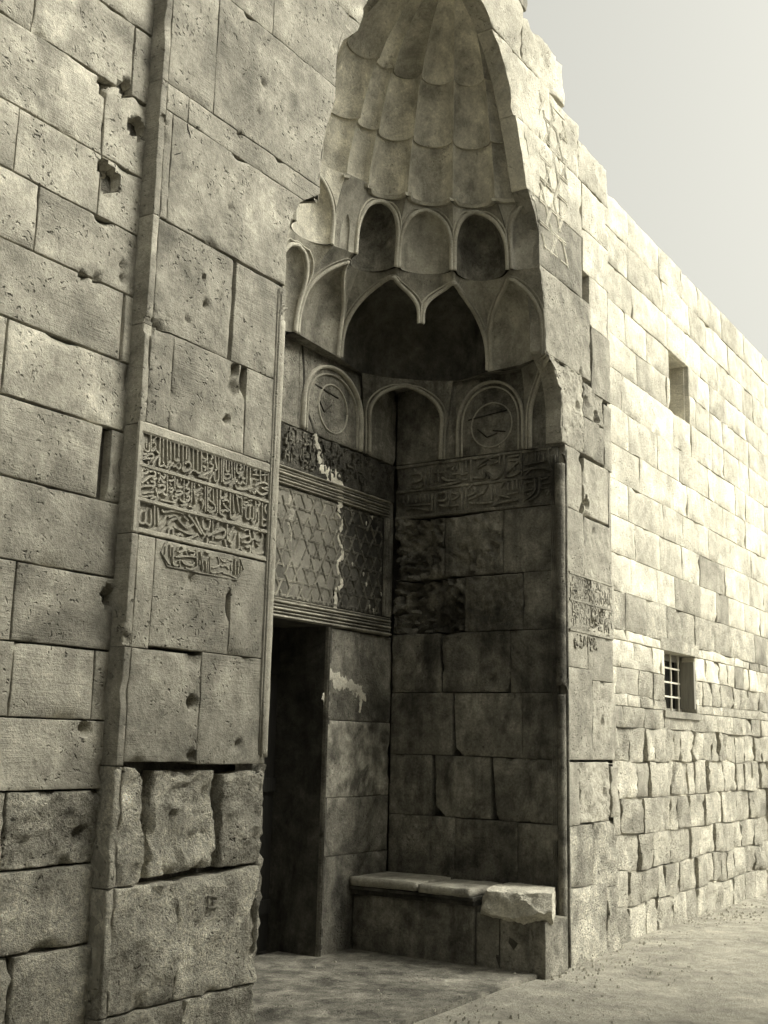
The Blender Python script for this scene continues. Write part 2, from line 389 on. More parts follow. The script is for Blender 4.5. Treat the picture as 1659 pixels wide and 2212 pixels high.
arch_stone(-1, 0, 2.62, 4.56, 4.70, F_, erode=.3); SF(XL0, 4.56, -2.62, 4.70, erode=.25)
SF(XL0, 4.70, -2.44, 5.40, erode=.25); arch_stone(-1, 0, 2.44, 4.70, 5.40, F_, erode=.3)
arch_stone(-1, 0, 2.0, 5.40, 5.95, F_, erode=.25); SF(XL0, 5.40, -2.0, 5.95, erode=.2)
# right pier
def SR(x0, z0, x1, z1, mat=R_, **kw): return stone('F', [(x0, z0), (x1, z1)], mat, portal, **kw)
XR1 = 2.85
SR(1.86, -.05, 2.60, .54, M['low'], erode=.9, cell=.05); SR(2.60, -.05, XR1, .5, M['low'], erode=1.2)
SR(1.86, .54, 2.345, 1.0, M['low'], erode=.9, cell=.05); SR(2.345, .5, XR1-.02, 1.01, M['low'], erode=1.6, cell=.045)
SR(1.86, 1.0, 2.10, 1.475, M['right'], erode=.8); SR(2.10, 1.01, 2.68, 1.475, M['right'], erode=1.0, cell=.05)
SR(2.74, 1.03, XR1+.03, 1.44, M['right'], erode=1.0)
SR(1.86, 1.49, 2.36, 2.20, erode=.5); SR(2.36, 1.49, XR1, 2.12, erode=.7)
SR(1.86, 2.20, 2.28, 2.49, erode=.4); SR(2.28, 2.12, XR1-.05, 2.49, erode=.5)
SR(1.86, 2.49, 2.35, 2.94, erode=.3); SR(2.35, 2.49, XR1, 2.94, erode=.4)
SR(1.86, 2.94, 2.22, 3.46, erode=.6); SR(2.22, 2.94, XR1-.06, 3.44, erode=.6)
SR(1.86, 3.46, 2.19, 3.97, erode=.6); SR(2.235, 3.46, XR1-.1, 3.94, erode=.5)
SR(2.24, 3.97, 2.68, 4.30, erode=.8); SR(2.68, 3.94, XR1, 4.52, erode=.4)
arch_stone(1, 0, 2.24, 3.97, 4.64, R_, erode=.9); SR(2.24, 4.30, 2.68, 4.60, erode=.9)
arch_stone(1, 0, 2.40, 4.64, 5.335, R_, erode=.5); SR(2.44, 4.56, XR1, 5.15, erode=.5)
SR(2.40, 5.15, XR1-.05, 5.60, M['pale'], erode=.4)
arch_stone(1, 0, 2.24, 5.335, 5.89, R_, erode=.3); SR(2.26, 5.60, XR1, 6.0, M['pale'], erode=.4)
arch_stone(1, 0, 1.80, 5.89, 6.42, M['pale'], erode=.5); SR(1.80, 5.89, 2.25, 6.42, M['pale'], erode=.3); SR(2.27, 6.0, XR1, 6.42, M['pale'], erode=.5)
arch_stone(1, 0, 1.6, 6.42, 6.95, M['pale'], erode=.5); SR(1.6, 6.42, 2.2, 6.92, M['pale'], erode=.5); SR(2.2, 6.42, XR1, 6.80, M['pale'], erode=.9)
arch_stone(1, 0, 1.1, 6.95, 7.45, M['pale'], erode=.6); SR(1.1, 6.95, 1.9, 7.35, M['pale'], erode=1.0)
# left of the hood, above
arch_stone(-1, 0, 1.7, 5.95, 6.5, F_, erode=.3); SF(XL0, 5.95, -1.7, 6.5, erode=.3)
arch_stone(-1, 0, 1.3, 6.5, 7.0, F_, erode=.3); SF(XL0, 6.5, -2.1, 7.0, erode=.3); SF(-2.1, 6.5, -1.3, 7.0, erode=.3)
arch_stone(-1, 0, 1.0, 7.0, 7.45, F_, erode=.3); SF(-2.0, 7.0, -1.0, 7.45, erode=.3); SF(XL0, 7.0, -2.0, 7.45, erode=.3)
SF(-.6, 7.45, .5, 7.9, erode=.4); SF(-1.7, 7.45, -.6, 7.9, erode=.4); SF(XL0, 7.45, -1.7, 7.9, erode=.4); SF(.5, 7.45, 1.2, 7.8, erode=1.)
# return of the left edge of the portal (faces the left wall)
zc = [-.05, .44, .955, 1.46, 1.97, 2.475, 2.98, 3.46, 4.0, 4.70, 5.40, 5.95, 6.5, 7.0, 7.45, 7.9]
PL['E'] = lambda a, b, h: (-2.808 - h, a, b); FLIP['E'] = False
for z0, z1 in zip(zc, zc[1:]):
    stone('F', [(-2.812, z0), (-2.770, z1)], F_ if z0 > 1.4 else M['low'], portal, erode=.25 if z0 > 1.4 else .9, name='edge_strip', cell=.06, out=.002)
    stone('E', [(.012, z0), (YW + .06, z1)], F_, portal, erode=.3 if z0 > 1.4 else .7, thick=.05, name='corner_stone', cell=.06)
# jambs of the right pier outer side
PL['G'] = lambda a, b, h: (XR1 - .004 + h, a, b)
for z0, z1 in zip(zc[:-5], zc[1:-4]):
    stone('G', [(.012, z0), (YW + .06, z1)], M['right'], portal, erode=.4, thick=.05, name='corner_stone', cell=.08)

# core behind the blocks
mb = MB()
mb.box(-2.80, -1.95, .10, YW + .5, -.3, 7.88); mb.box(1.97, 2.80, .10, YW + .5, -.3, 6.72)
for i in range(60):
    z0 = 4.2 + i * .054; z1 = z0 + .054; w = max(wz(z0), .0) + .07
    if z0 < 7.3:
        mb.box(w + .15, 2.0, .08, .13, z0, z1); mb.box(-1.97, -w - .15, .08, .13, z0, z1)
mb.box(-1.87, 1.0, .08, .3, 7.44, 7.75); mb.box(-1.0, 1.0, .08, .3, 7.28, 7.44)
# shell closing the recess all round
mb.box(1.97, 2.3, .3, 2.2, -.3, 7.3); mb.box(-2.3, -1.97, .3, 2.2, -.3, 7.3)
mb.box(-1.97, -.95, 1.73, 2.2, -.3, 7.3); mb.box(.95, 1.97, 1.73, 2.2, -.3, 7.3); mb.box(-.95, .95, 1.73, 2.2, 2.5, 7.3)
mb.box(-1.97, 1.97, .3, 2.2, 7.3, 7.6)
mb.build('masonry_core', M['mortar'], portal)

# ---- recess: right side wall (x = 1.82)
Rm, RR, DK = M['recess'], M['recess_rough'], M['dark']
def SS(y0, z0, y1, z1, mat=Rm, pl='R', **kw): return stone(pl, [(y0, z0), (y1, z1)], mat, portal, **kw)
def Y1(): return YB - .004
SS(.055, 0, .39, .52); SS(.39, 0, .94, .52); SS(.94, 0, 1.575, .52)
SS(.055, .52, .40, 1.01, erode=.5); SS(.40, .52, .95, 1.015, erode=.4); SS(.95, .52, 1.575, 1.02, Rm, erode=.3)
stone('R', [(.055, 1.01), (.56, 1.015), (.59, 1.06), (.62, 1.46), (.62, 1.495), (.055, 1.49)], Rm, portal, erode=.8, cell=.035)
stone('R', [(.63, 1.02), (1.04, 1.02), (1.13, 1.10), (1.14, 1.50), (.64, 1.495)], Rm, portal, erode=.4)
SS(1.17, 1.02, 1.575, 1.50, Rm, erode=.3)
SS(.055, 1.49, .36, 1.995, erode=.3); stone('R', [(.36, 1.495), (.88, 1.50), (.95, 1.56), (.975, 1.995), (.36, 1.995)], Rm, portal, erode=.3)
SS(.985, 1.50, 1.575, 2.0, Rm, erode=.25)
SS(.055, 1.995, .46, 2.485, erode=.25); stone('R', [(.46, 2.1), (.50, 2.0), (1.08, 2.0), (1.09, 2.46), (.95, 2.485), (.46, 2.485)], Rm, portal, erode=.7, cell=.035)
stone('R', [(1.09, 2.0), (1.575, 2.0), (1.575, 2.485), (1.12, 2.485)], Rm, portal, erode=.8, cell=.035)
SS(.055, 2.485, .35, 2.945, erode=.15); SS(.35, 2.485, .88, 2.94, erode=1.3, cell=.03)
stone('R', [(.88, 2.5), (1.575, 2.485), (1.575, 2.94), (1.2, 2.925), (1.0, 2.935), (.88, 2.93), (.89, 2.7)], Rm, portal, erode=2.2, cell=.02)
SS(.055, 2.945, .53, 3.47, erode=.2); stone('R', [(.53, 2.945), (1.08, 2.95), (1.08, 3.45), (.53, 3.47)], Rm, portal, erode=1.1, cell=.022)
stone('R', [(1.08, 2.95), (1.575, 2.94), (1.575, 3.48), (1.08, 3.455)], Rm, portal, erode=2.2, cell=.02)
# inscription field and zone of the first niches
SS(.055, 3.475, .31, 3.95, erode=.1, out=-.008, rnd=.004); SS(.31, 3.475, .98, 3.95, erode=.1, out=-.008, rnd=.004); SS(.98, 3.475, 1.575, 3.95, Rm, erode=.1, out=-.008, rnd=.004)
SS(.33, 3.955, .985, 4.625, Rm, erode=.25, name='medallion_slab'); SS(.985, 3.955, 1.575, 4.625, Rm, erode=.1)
# ---- recess: left side wall, out of view but there
for i, (z0, z1) in enumerate(zip([0, .5, 1.01, 1.5, 2.0, 2.48, 2.95, 3.47, 3.955], [.5, 1.01, 1.5, 2.0, 2.48, 2.95, 3.47, 3.955, 4.625])):
    c = [.055, .5, 1.0, 1.575] if i % 2 else [.055, .75, 1.575]
    for a, b in zip(c, c[1:]): stone('L', [(a, z0), (b, z1)], Rm, portal, erode=.4, cell=.12)
# ---- recess: back wall
def SB(x0, z0, x1, z1, mat=DK, **kw): return stone('B', [(x0, z0), (x1, z1)], mat, portal, **kw)
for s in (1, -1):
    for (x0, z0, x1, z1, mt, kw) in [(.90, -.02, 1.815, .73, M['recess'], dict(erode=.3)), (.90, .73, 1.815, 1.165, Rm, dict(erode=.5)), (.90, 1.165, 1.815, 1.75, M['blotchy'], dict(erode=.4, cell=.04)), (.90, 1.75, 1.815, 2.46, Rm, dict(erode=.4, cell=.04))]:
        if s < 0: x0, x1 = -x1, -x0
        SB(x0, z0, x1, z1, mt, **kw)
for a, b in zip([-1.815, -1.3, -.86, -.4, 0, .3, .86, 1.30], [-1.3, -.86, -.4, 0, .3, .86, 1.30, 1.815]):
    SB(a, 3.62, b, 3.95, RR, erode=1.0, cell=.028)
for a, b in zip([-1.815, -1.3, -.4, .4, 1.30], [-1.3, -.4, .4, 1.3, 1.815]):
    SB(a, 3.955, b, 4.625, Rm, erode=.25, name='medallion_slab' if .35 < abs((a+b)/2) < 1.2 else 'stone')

# ---- doorway: lintel, frame mouldings, lattice panel
def hmould(z, t, x0=-1.81, x1=1.74, h=.022, mat=M['niche'], name='moulding'):
    m_ = MB(); n = 40
    for i in range(n):
        xa = x0 + (x1-x0)*i/n; xb = x0 + (x1-x0)*(i+1)/n
        pr = [(0, 0), (h*.6, t*.1), (h, t*.35), (h, t*.65), (h*.6, t*.9), (0, t)]
        for (h0, d0), (h1, d1) in zip(pr, pr[1:]):
            m_.quad((xa, YB - h0, z + d0), (xb, YB - h0, z + d0), (xb, YB - h1, z + d1), (xa, YB - h1, z + d1))
    return m_.build(name, mat, portal, False)
def vmould(x, t, z0, z1, h=.02, mat=M['recess'], name='moulding'):
    m_ = MB(); pr = [(0, 0), (h*.7, t*.15), (h, t*.4), (h, t*.6), (h*.7, t*.85), (0, t)]
    for (h0, d0), (h1, d1) in zip(pr, pr[1:]):
        m_.quad((x + d0, YB - h0, z0), (x + d1, YB - h1, z0), (x + d1, YB - h1, z1), (x + d0, YB - h0, z1))
    return m_.build(name, mat, portal)
SB(-1.815, 2.465, -.3, 2.62, Rm, erode=.1, out=-.012); SB(-.3, 2.465, .62, 2.62, M['rim'], erode=.1, out=-.012); SB(.62, 2.465, 1.815, 2.62, Rm, erode=.1, out=-.012)
for z, t, h in [(2.468, .028, .035), (2.505, .016, .02), (2.528, .022, .03), (2.558, .014, .018), (2.580, .020, .028), (2.608, .012, .016)]: hmould(z, t, h=h, x1=1.76)
SB(-1.815, 3.47, 1.815, 3.62, Rm, erode=.1, out=-.012)
for z, t, h in [(3.478, .014, .018), (3.498, .02, .026), (3.526, .014, .018), (3.546, .022, .03), (3.576, .014, .018), (3.596, .022, .03)]: hmould(z, t, h=h, x1=1.72)
for x, t in [(1.66, .014), (1.684, .018), (1.71, .014), (1.732, .02), (1.76, .014)]: vmould(x, t, 2.63, 3.47)
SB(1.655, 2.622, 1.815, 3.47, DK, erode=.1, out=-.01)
crack = [(735, 1075), (729, 1105), (742, 1130), (733, 1160), (743, 1195), (731, 1222), (741, 1262), (728, 1277), (727, 1322)]
cr = [on('B', u, v) for u, v in crack]; cr[0] = (cr[0][0], 3.468); cr[-1] = (cr[-1][0], 2.625)
stone('B', [(-1.65, 2.625)] + [(x - .003, z) for x, z in reversed(cr)] + [(-1.65, 3.468)], M['lattice'], portal, erode=.12, out=-.012, name='lattice_slab')
stone('B', [(x + .003, z) for x, z in cr[::-1]][0:1] + [(1.65, 2.625), (1.65, 3.468)] + [(x + .003, z) for x, z in cr][:-1], DK, portal, erode=.12, out=-.014, name='lattice_slab')  # half right of the crack, in a much darker stone
# star lattice of paired fillets (hexagonal grid, polygons in contact)
def lattice(plane, x0, x1, z0, z1, e, mat_fn, parent, w=.006, h=.006, lift=-.012, rot=.0):
    parts = {}
    f = PL[plane]; nrm = Vector(f(0, 0, 1)) - Vector(f(0, 0, 0))
    R3 = math.sqrt(3)
    def clip(p, q):
        t0, t1 = 0., 1.; dx, dz = q[0]-p[0], q[1]-p[1]
        for (pp, qq) in ((-dx, p[0]-x0), (dx, x1-p[0]), (-dz, p[1]-z0), (dz, z1-p[1])):
            if abs(pp) < 1e-9:
                if qq < 0: return None
            else:
                r = qq/pp
                if pp < 0: t0 = max(t0, r)
                else: t1 = min(t1, r)
        if t1 - t0 < .03: return None
        return (p[0]+dx*t0, p[1]+dz*t0), (p[0]+dx*t1, p[1]+dz*t1)
    def seg(p, q):
        dx, dz = q[0]-p[0], q[1]-p[1]; L = math.hypot(dx, dz); nx, nz = -dz/L, dx/L
        for s in (-1, 1):
            c = clip((p[0]+nx*s*w*.95, p[1]+nz*s*w*.95), (q[0]+nx*s*w*.95, q[1]+nz*s*w*.95))
            if not c: continue
            a, b = c
            key = mat_fn((a[0]+b[0])/2, (a[1]+b[1])/2)
            if key is None: continue
            ribbon(parts.setdefault(key, MB()), [Vector(f(a[0], a[1], lift)), Vector(f(b[0], b[1], lift))], nrm, w, h, False)
    cx, cz = (x0 + x1) / 2, (z0 + z1) / 2; N = int(max(x1 - x0, z1 - z0) / e) + 2
    for fam in range(3):
        th = math.radians(60 * fam + 4 * 0); ux, uz = math.cos(th), math.sin(th); nx, nz = -uz, ux
        for li in range(-N, N + 1):
            o_ = li * e * R3 + e * R3 / 2                       # kagome lines: two cell sides apart
            for k in range(-N, N + 1):
                st = (k * 3 + (li * 2 + fam) % 3) * e + (0 if li % 2 else e * .5)
                if noise.noise(Vector((li * 1.3, k * 1.7, fam))) > .42: continue
                a = (cx + nx*o_ + ux*(st - .32*e), cz + nz*o_ + uz*(st - .32*e)); b = (cx + nx*o_ + ux*(st + 2.1*e), cz + nz*o_ + uz*(st + 2.1*e))
                seg(a, b)
    for key, mb_ in parts.items():
        mb_.build('lattice_ribs', M[key], parent)
def crx(z):
    for (xa, za), (xb, zb) in zip(cr, cr[1:]):
        if zb <= z <= za: return xa + (xb-xa)*(za-z)/(za-zb+1e-9)
    return cr[-1][0]
lattice('B', -1.64, 1.645, 2.632, 3.462, .066, lambda x, z: 'niche' if x < crx(z) - .01 else ('recess' if x > crx(z) + .01 else None), portal, w=.005, h=.008)
# plaster along the crack and on the door jamb
def patch(plane, pts, mat, parent, h=.012, name='plaster_patch', lift=0., n=40, jag=.30, seed=3):
    h = min(h, .008) * .6
    """flat irregular lump with a domed face; pts are (u, v, half width in px) down a stroke"""
    f = PL[plane]; c = [on(plane, u, v) for u, v, w in pts]; ws = [w for _, _, w in pts]
    P = smooth_path([(x, z, w) for (x, z), w in zip(c, ws)], 9)
    mb_ = MB(); k = 6
    s0 = on(plane, pts[0][0], pts[0][1]); s1 = on(plane, pts[0][0] + 10, pts[0][1]); sc = abs(s1[0] - s0[0]) / 10
    for i, p in enumerate(P):
        d = P[min(i+1, len(P)-1)] - P[max(i-1, 0)]; d = Vector((d.x, d.y)).normalized(); nn = Vector((-d.y, d.x))
        for j in range(k + 1):
            q = j / k * 2 - 1; ww = p.z * sc * (1 + jag * 3 * noise.noise(Vector((p.x*38, p.y*38, q + seed))) + jag * 3 * noise.noise(Vector((p.x*95, p.y*95, q * 2 + seed))))
            ww *= .35 if i in (0, len(P)-1) else 1
            hh = h * (1 - q*q) ** .5 * (1 + .5 * noise.noise(Vector((p.x*40, p.y*40, q*3)))) - .002
            x, z = p.x + nn.x*ww*q, p.y + nn.y*ww*q
            mb_.v.append(f(x, z, lift + hh))
    for i in range(len(P)-1):
        for j in range(k): a = i*(k+1)+j; mb_.f.append((a, a+1, a+k+2, a+k+1))
    return mb_.build(name, mat, parent, True)
PLs = M['plaster']
patch('B', [(680, 937, 4), (686, 965, 5), (690, 1003, 4)], PLs, portal, lift=.004)
patch('B', [(695, 980, 2.5), (697, 1004, 3)], PLs, portal, lift=.004)
patch('B', [(690, 1008, 6), (712, 1028, 9), (730, 1045, 11), (736, 1070, 6), (733, 1092, 5), (729, 1105, 3)], PLs, portal, h=.02, lift=.004)
patch('B', [(729, 1105, 1.6), (742, 1130, 2), (733, 1160, 2.2), (743, 1195, 3), (731, 1222, 2), (741, 1262, 3), (728, 1277, 3.6), (727, 1320, 3.2)], PLs, portal, h=.010, lift=-.010)
for d in [[(632, 1070, 3), (628, 1090, 5), (636, 1110, 4), (628, 1130, 4), (632, 1160, 3), (628, 1190, 3.5), (634, 1215, 3)], [(632, 1285, 1.8), (628, 1330, 1.5)]]:
    patch('B', d, M['carved'], portal, h=.006, lift=-.012, jag=.4)
patch('B', [(703, 1452, 5), (722, 1462, 7), (748, 1474, 3)], PLs, portal, h=.014, lift=.004)
patch('B', [(718, 1478, 6), (742, 1476, 7), (768, 1488, 7), (780, 1500, 5), (789, 1515, 3)], PLs, portal, h=.016, lift=.004)
patch('B', [(775, 1495, 3), (779, 1515, 2.4), (776, 1540, 1.5)], PLs, portal, h=.012, lift=.004)
patch('B', [(704, 1494, 2), (699, 1505, 3), (701, 1522, 2)], PLs, portal, h=.012, lift=.004)
for (u, v) in [(803, 1118), (790, 1130), (760, 1218), (790, 1262), (822, 1283), (830, 1327-70), (797, 1310), (805, 1378-60), (784, 1240)]:
    patch('B', [(u, v-4, .8), (u, v, 1.6), (u, v+5, .8)], PLs, portal, h=.006, lift=.008)
# door jamb fillets
for x, t in [(.865, .012), (.885, .014)]: vmould(x, t, 0, 2.46, h=.03)
for x, t in [(-.877, .012), (-.899, .014)]: vmould(x, t, 0, 2.46, h=.03)
# passage behind the door
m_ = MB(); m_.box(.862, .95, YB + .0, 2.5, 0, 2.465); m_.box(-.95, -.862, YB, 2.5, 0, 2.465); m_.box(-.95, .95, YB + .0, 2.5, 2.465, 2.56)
m_.build('door_reveal', M['dark'], portal)  # near-black stone puts the passage's shade into the colour
m_ = MB(); m_.box(-1.8, 1.8, -.0, YB + .35, -.1, .03); m_.build('threshold', M['recess'], portal)

# ------------------------------------------------------------------ muqarnas hood
Z0, ZA, ZB, ZC = 3.95, 4.62, 5.31, 5.88
def V2(p): return Vector((p[0], p[1]))
def arc(A, B, dep, n=12, s0=0., s1=1.):
    A, B = V2(A), V2(B); e = B - A; nn = Vector((-e.y, e.x)).normalized(); mid = (A + B) / 2
    if nn.dot(mid) < 0: nn = -nn
    out = []
    for i in range(n + 1):
        s = s0 + (s1 - s0) * i / n
        out.append(A + e * s + nn * dep * math.sqrt(max(0, 1 - (2*s - 1) ** 2)))
    return out
def sample(path, s):
    L = [0]
    for p, q in zip(path, path[1:]): L.append(L[-1] + (q - p).length)
    d = s * L[-1]
    for i in range(len(path) - 1):
        if d <= L[i+1] + 1e-9: return path[i].lerp(path[i+1], (d - L[i]) / max(L[i+1] - L[i], 1e-9))
    return path[-1]
def cell(F0, F1, T, z0, z1, ts=.35, ta=.88, m=.07, dep=.15, gexp=2.0, half=False, interior=True, zf=None, mat=None, imat=None, rim=True, mirror=False, name='niche', Tm=.5):
    """niche cut in a leaning face. F0-F1 feet, T top path; halves use s .5..1"""
    F0, F1 = V2(F0), V2(F1); e = F1 - F0; nn = Vector((-e.y, e.x)).normalized()
    if nn.dot((F0 + F1) / 2) < 0: nn = -nn
    mat = mat or M['niche']; imat = imat or M['niche']
    sx = -1 if mirror else 1
    zf0, zf1 = zf or (z0, z0)
    ctr = Vector((0, .2))
    def S(s, t):
        b = F0.lerp(F1, s); tp = sample(T, s); g = max(0, t) ** gexp
        p = b.lerp(tp, g); zz0 = zf0 + (zf1 - zf0) * s
        return Vector((p.x, p.y, zz0 + t * (z1 - zz0)))
    hw0 = .5 - m
    def hw(t):
        if t >= ta: return 0
        if t <= ts: return hw0
        u = (t - ts) / (ta - ts); return hw0 * (1 - u ** 2.3) ** .74
    def rows_(sr):  # list of rows of points -> mesh
        mb_ = MB(); k = len(sr[0])
        for r in sr: mb_.v += [(sx * p.x, p.y, p.z) for p in r]
        for i in range(len(sr)-1):
            for j in range(k-1): a = i*k+j; mb_.f.append((a, a+1, a+k+1, a+k))
        return mb_
    tt = [i/10*ts for i in range(10)] + [ts + (ta-ts) * (1 - (1 - i/20) ** 2.2) for i in range(21)]
    front = MB()
    sL = 0.5 if half else 0.
    sides = [1] if half else [0, 1]
    for side in sides:
        sr = []
        for t in tt + [ta + (1-ta)*i/4 for i in range(1, 5)]:
            a = .5 - hw(t) if side == 0 else .5 + hw(t); b = 0. if side == 0 else 1.
            sr.append([S(a + (b-a)*k/6, t) for k in range(7)])
        q = rows_(sr); n = len(front.v); front.v += q.v; front.f += [tuple(n + i for i in fc) for fc in q.f]
    fo = front.build(name, mat, portal, True)
    if interior:
        sr = []
        for t in tt:
            h_ = hw(t); row = []
            for k in range(15):
                q = -math.cos(math.pi * k / 14) if not half else math.sin(math.pi / 2 * k / 14)
                s = .5 + q * h_
                p = S(s, t); dd = dep * math.sqrt(max(0, 1 - q*q)) * (h_ / hw0) ** .75
                # lean the hollow of the niche less than its face
                b = F0.lerp(F1, s) ; back = Vector((b.x, b.y, p.z)) 
                g = .35 * (h_ / hw0)
                p = p.lerp(back, g * (1 - q*q))
                row.append(p + Vector((nn.x, nn.y, 0)) * dd)
            sr.append(row)
        io = rows_(sr).build('niche_hollow', imat, fo, True)
    if rim:
        for off, w, hh in ((.014, .028, .018), (.046, .012, .010)):
            path = []
            seq = ([(1, t) for t in tt] if half else [(-1, t) for t in tt] + [(1, t) for t in reversed(tt[:-1])])
            for sg, t in seq:
                s = .5 + sg * (hw(t) + off / max(e.length, .1) * (1 if t < ta*.98 else .2)); s = min(1, max(0, s))
                p = S(s, min(1, t + (off if t > ts else 0) * .8)); path.append(Vector((sx * p.x, p.y, p.z)))
            nrm = Vector((-sx * nn.x, -nn.y, -.25)).normalized()
            rb = MB(); ribbon(rb, path, nrm, w, hh, False); rb.build('arch_rim', M['rim'], fo, True)
    return fo
def soffit(polyo, polyi, z, mat):
    for sx in (1, -1):
        mb_ = MB(); 
        for (a, b), (c, d) in zip(zip(polyo, polyo[1:]), zip(polyi, polyi[1:])):
            mb_.quad((sx*a[0], a[1], z), (sx*b[0], b[1], z), (sx*d[0], d[1], z), (sx*c[0], c[1], z))
        mb_.build('ledge', mat, portal)
# plan lines
c0p = (1.335, .235); c12 = (1.125, .63); c23 = (.85, .985); c34 = (.46, 1.13); c4 = (.25, 1.19)
c0arc = arc((1.335, -.235), c0p, .065); c1arc = arc(c0p, c12, .22); c2arc = arc(c12, c23, .10); c3arc = arc(c23, c34, .24); c4arc = arc(c4, (-c4[0], c4[1]), .12)
h = len(c0arc) // 2
b0, b1, b4, b5 = (1.525, .012), (1.69, .60), (.80, 1.49), (.16, 1.44)
pend = (1.07, .89)
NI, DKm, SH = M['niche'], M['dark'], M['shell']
for mir in (False, True):
    # first zone
    cell((1.80, -.33), (1.80, .33), [V2((1.74, -.33)), V2((1.60, -.12)), V2((1.53, 0)), V2((1.60, .12)), V2((1.74, .33))], Z0, ZA, ts=.3, ta=.97, m=.10, dep=.02, gexp=6, half=True, mirror=mir, imat=M['recess'])
    cell((1.815, 1.07), (1.31, 1.575), [V2((1.76, .98)), V2((1.66, 1.16)), V2((1.42, 1.42)), V2((1.2, 1.54))], Z0 + .005, ZA, ts=.45, ta=.90, m=.09, interior=False, gexp=2.2, mirror=mir, mat=M['recess'], name='corner_squinch')
    # second zone
    cell(b0, b1, c0arc[h:] + c1arc[1:h+1], ZA, ZB, ts=.3, ta=.92, m=.06, dep=.13, gexp=2.2, mirror=mir)
    cell(b1, pend, c1arc[h:] + c2arc[1:h+1], ZA, ZB, ts=.12, ta=.86, m=.045, interior=False, gexp=2.4, zf=(ZA, 4.90), mirror=mir)
    cell(pend, b4, c2arc[h:] + c3arc[1:h+1], ZA, ZB, ts=.12, ta=.88, m=.045, interior=False, gexp=2.4, zf=(4.90, ZA), mirror=mir)
    cell(b4, b5, c3arc[h:] + [V2(c4)], ZA, ZB, ts=.35, ta=.93, m=.05, dep=.10, gexp=2.2, mirror=mir)
    # big hollow behind the pendant
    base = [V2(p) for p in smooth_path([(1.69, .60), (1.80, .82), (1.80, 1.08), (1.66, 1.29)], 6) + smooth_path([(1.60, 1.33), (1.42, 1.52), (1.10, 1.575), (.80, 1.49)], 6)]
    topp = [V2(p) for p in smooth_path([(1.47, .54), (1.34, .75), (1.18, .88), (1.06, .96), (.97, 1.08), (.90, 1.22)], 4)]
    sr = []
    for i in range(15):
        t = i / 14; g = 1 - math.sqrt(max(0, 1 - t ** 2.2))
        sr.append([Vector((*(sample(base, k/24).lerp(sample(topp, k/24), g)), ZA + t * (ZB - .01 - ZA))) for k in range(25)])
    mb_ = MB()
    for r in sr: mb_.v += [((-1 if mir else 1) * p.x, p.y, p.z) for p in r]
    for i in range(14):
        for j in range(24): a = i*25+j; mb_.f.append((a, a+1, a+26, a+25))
    ch = mb_.build('corner_hollow', M['hollow_shade'], portal, True); ch.data.set_sharp_from_angle(angle=math.radians(35))
    # third zone
    tr = [arc((1.17, -.28), (1.17, .28), .12), arc((1.17, .28), (1.0, .57), .13), arc((1.0, .57), (.74, .83), .14), arc((.74, .83), (.48, 1.03), .13)]
    cell((1.335, -.235), c0p, tr[0], ZB, ZC, ts=.3, ta=.93, m=.07, dep=.065, gexp=2.6, half=True, mirror=mir)
    cell(c0p, c12, tr[1], ZB, ZC, ts=.3, ta=.86, m=.06, dep=.22, gexp=2.2, mirror=mir, imat=M['recess'])
    cell(c12, c23, tr[2], ZB, ZC, ts=.3, ta=.86, m=.06, dep=.10, gexp=2.2, mirror=mir)
    cell(c23, c34, tr[3], ZB, ZC, ts=.3, ta=.88, m=.06, dep=.24, gexp=2.2, mirror=mir, imat=M['recess'])
    cell(c34, c4, [V2((.48, 1.03)), V2((.25, 1.08))], ZB, ZC, ta=.5, ts=.2, m=.3, interior=True, dep=.02, rim=False, mirror=mir)
cell(b5, (-b5[0], b5[1]), c4arc, ZA, ZB, ts=.35, ta=.9, m=.08, dep=.06, gexp=2.2)
cell(c4, (-c4[0], c4[1]), arc((.25, 1.08), (-.25, 1.08), .08), ZB, ZC, ts=.2, ta=.8, m=.06, dep=.12, gexp=2.2, mat=M['shell'], imat=M['shell'])
soffit([(1.9, 0), (1.9, .3), (1.9, .6), (1.9, 1.0), (1.9, 1.4), (1.9, 1.66), (1.6, 1.66), (1.2, 1.66), (.8, 1.66), (.16, 1.66)],
       [(1.53, .0), (1.66, .3), (1.69, .6), (1.78, .9), (1.73, 1.2), (1.66, 1.36), (1.5, 1.46), (1.2, 1.545), (.8, 1.49), (.16, 1.44)], ZA + .003, M['recess'])
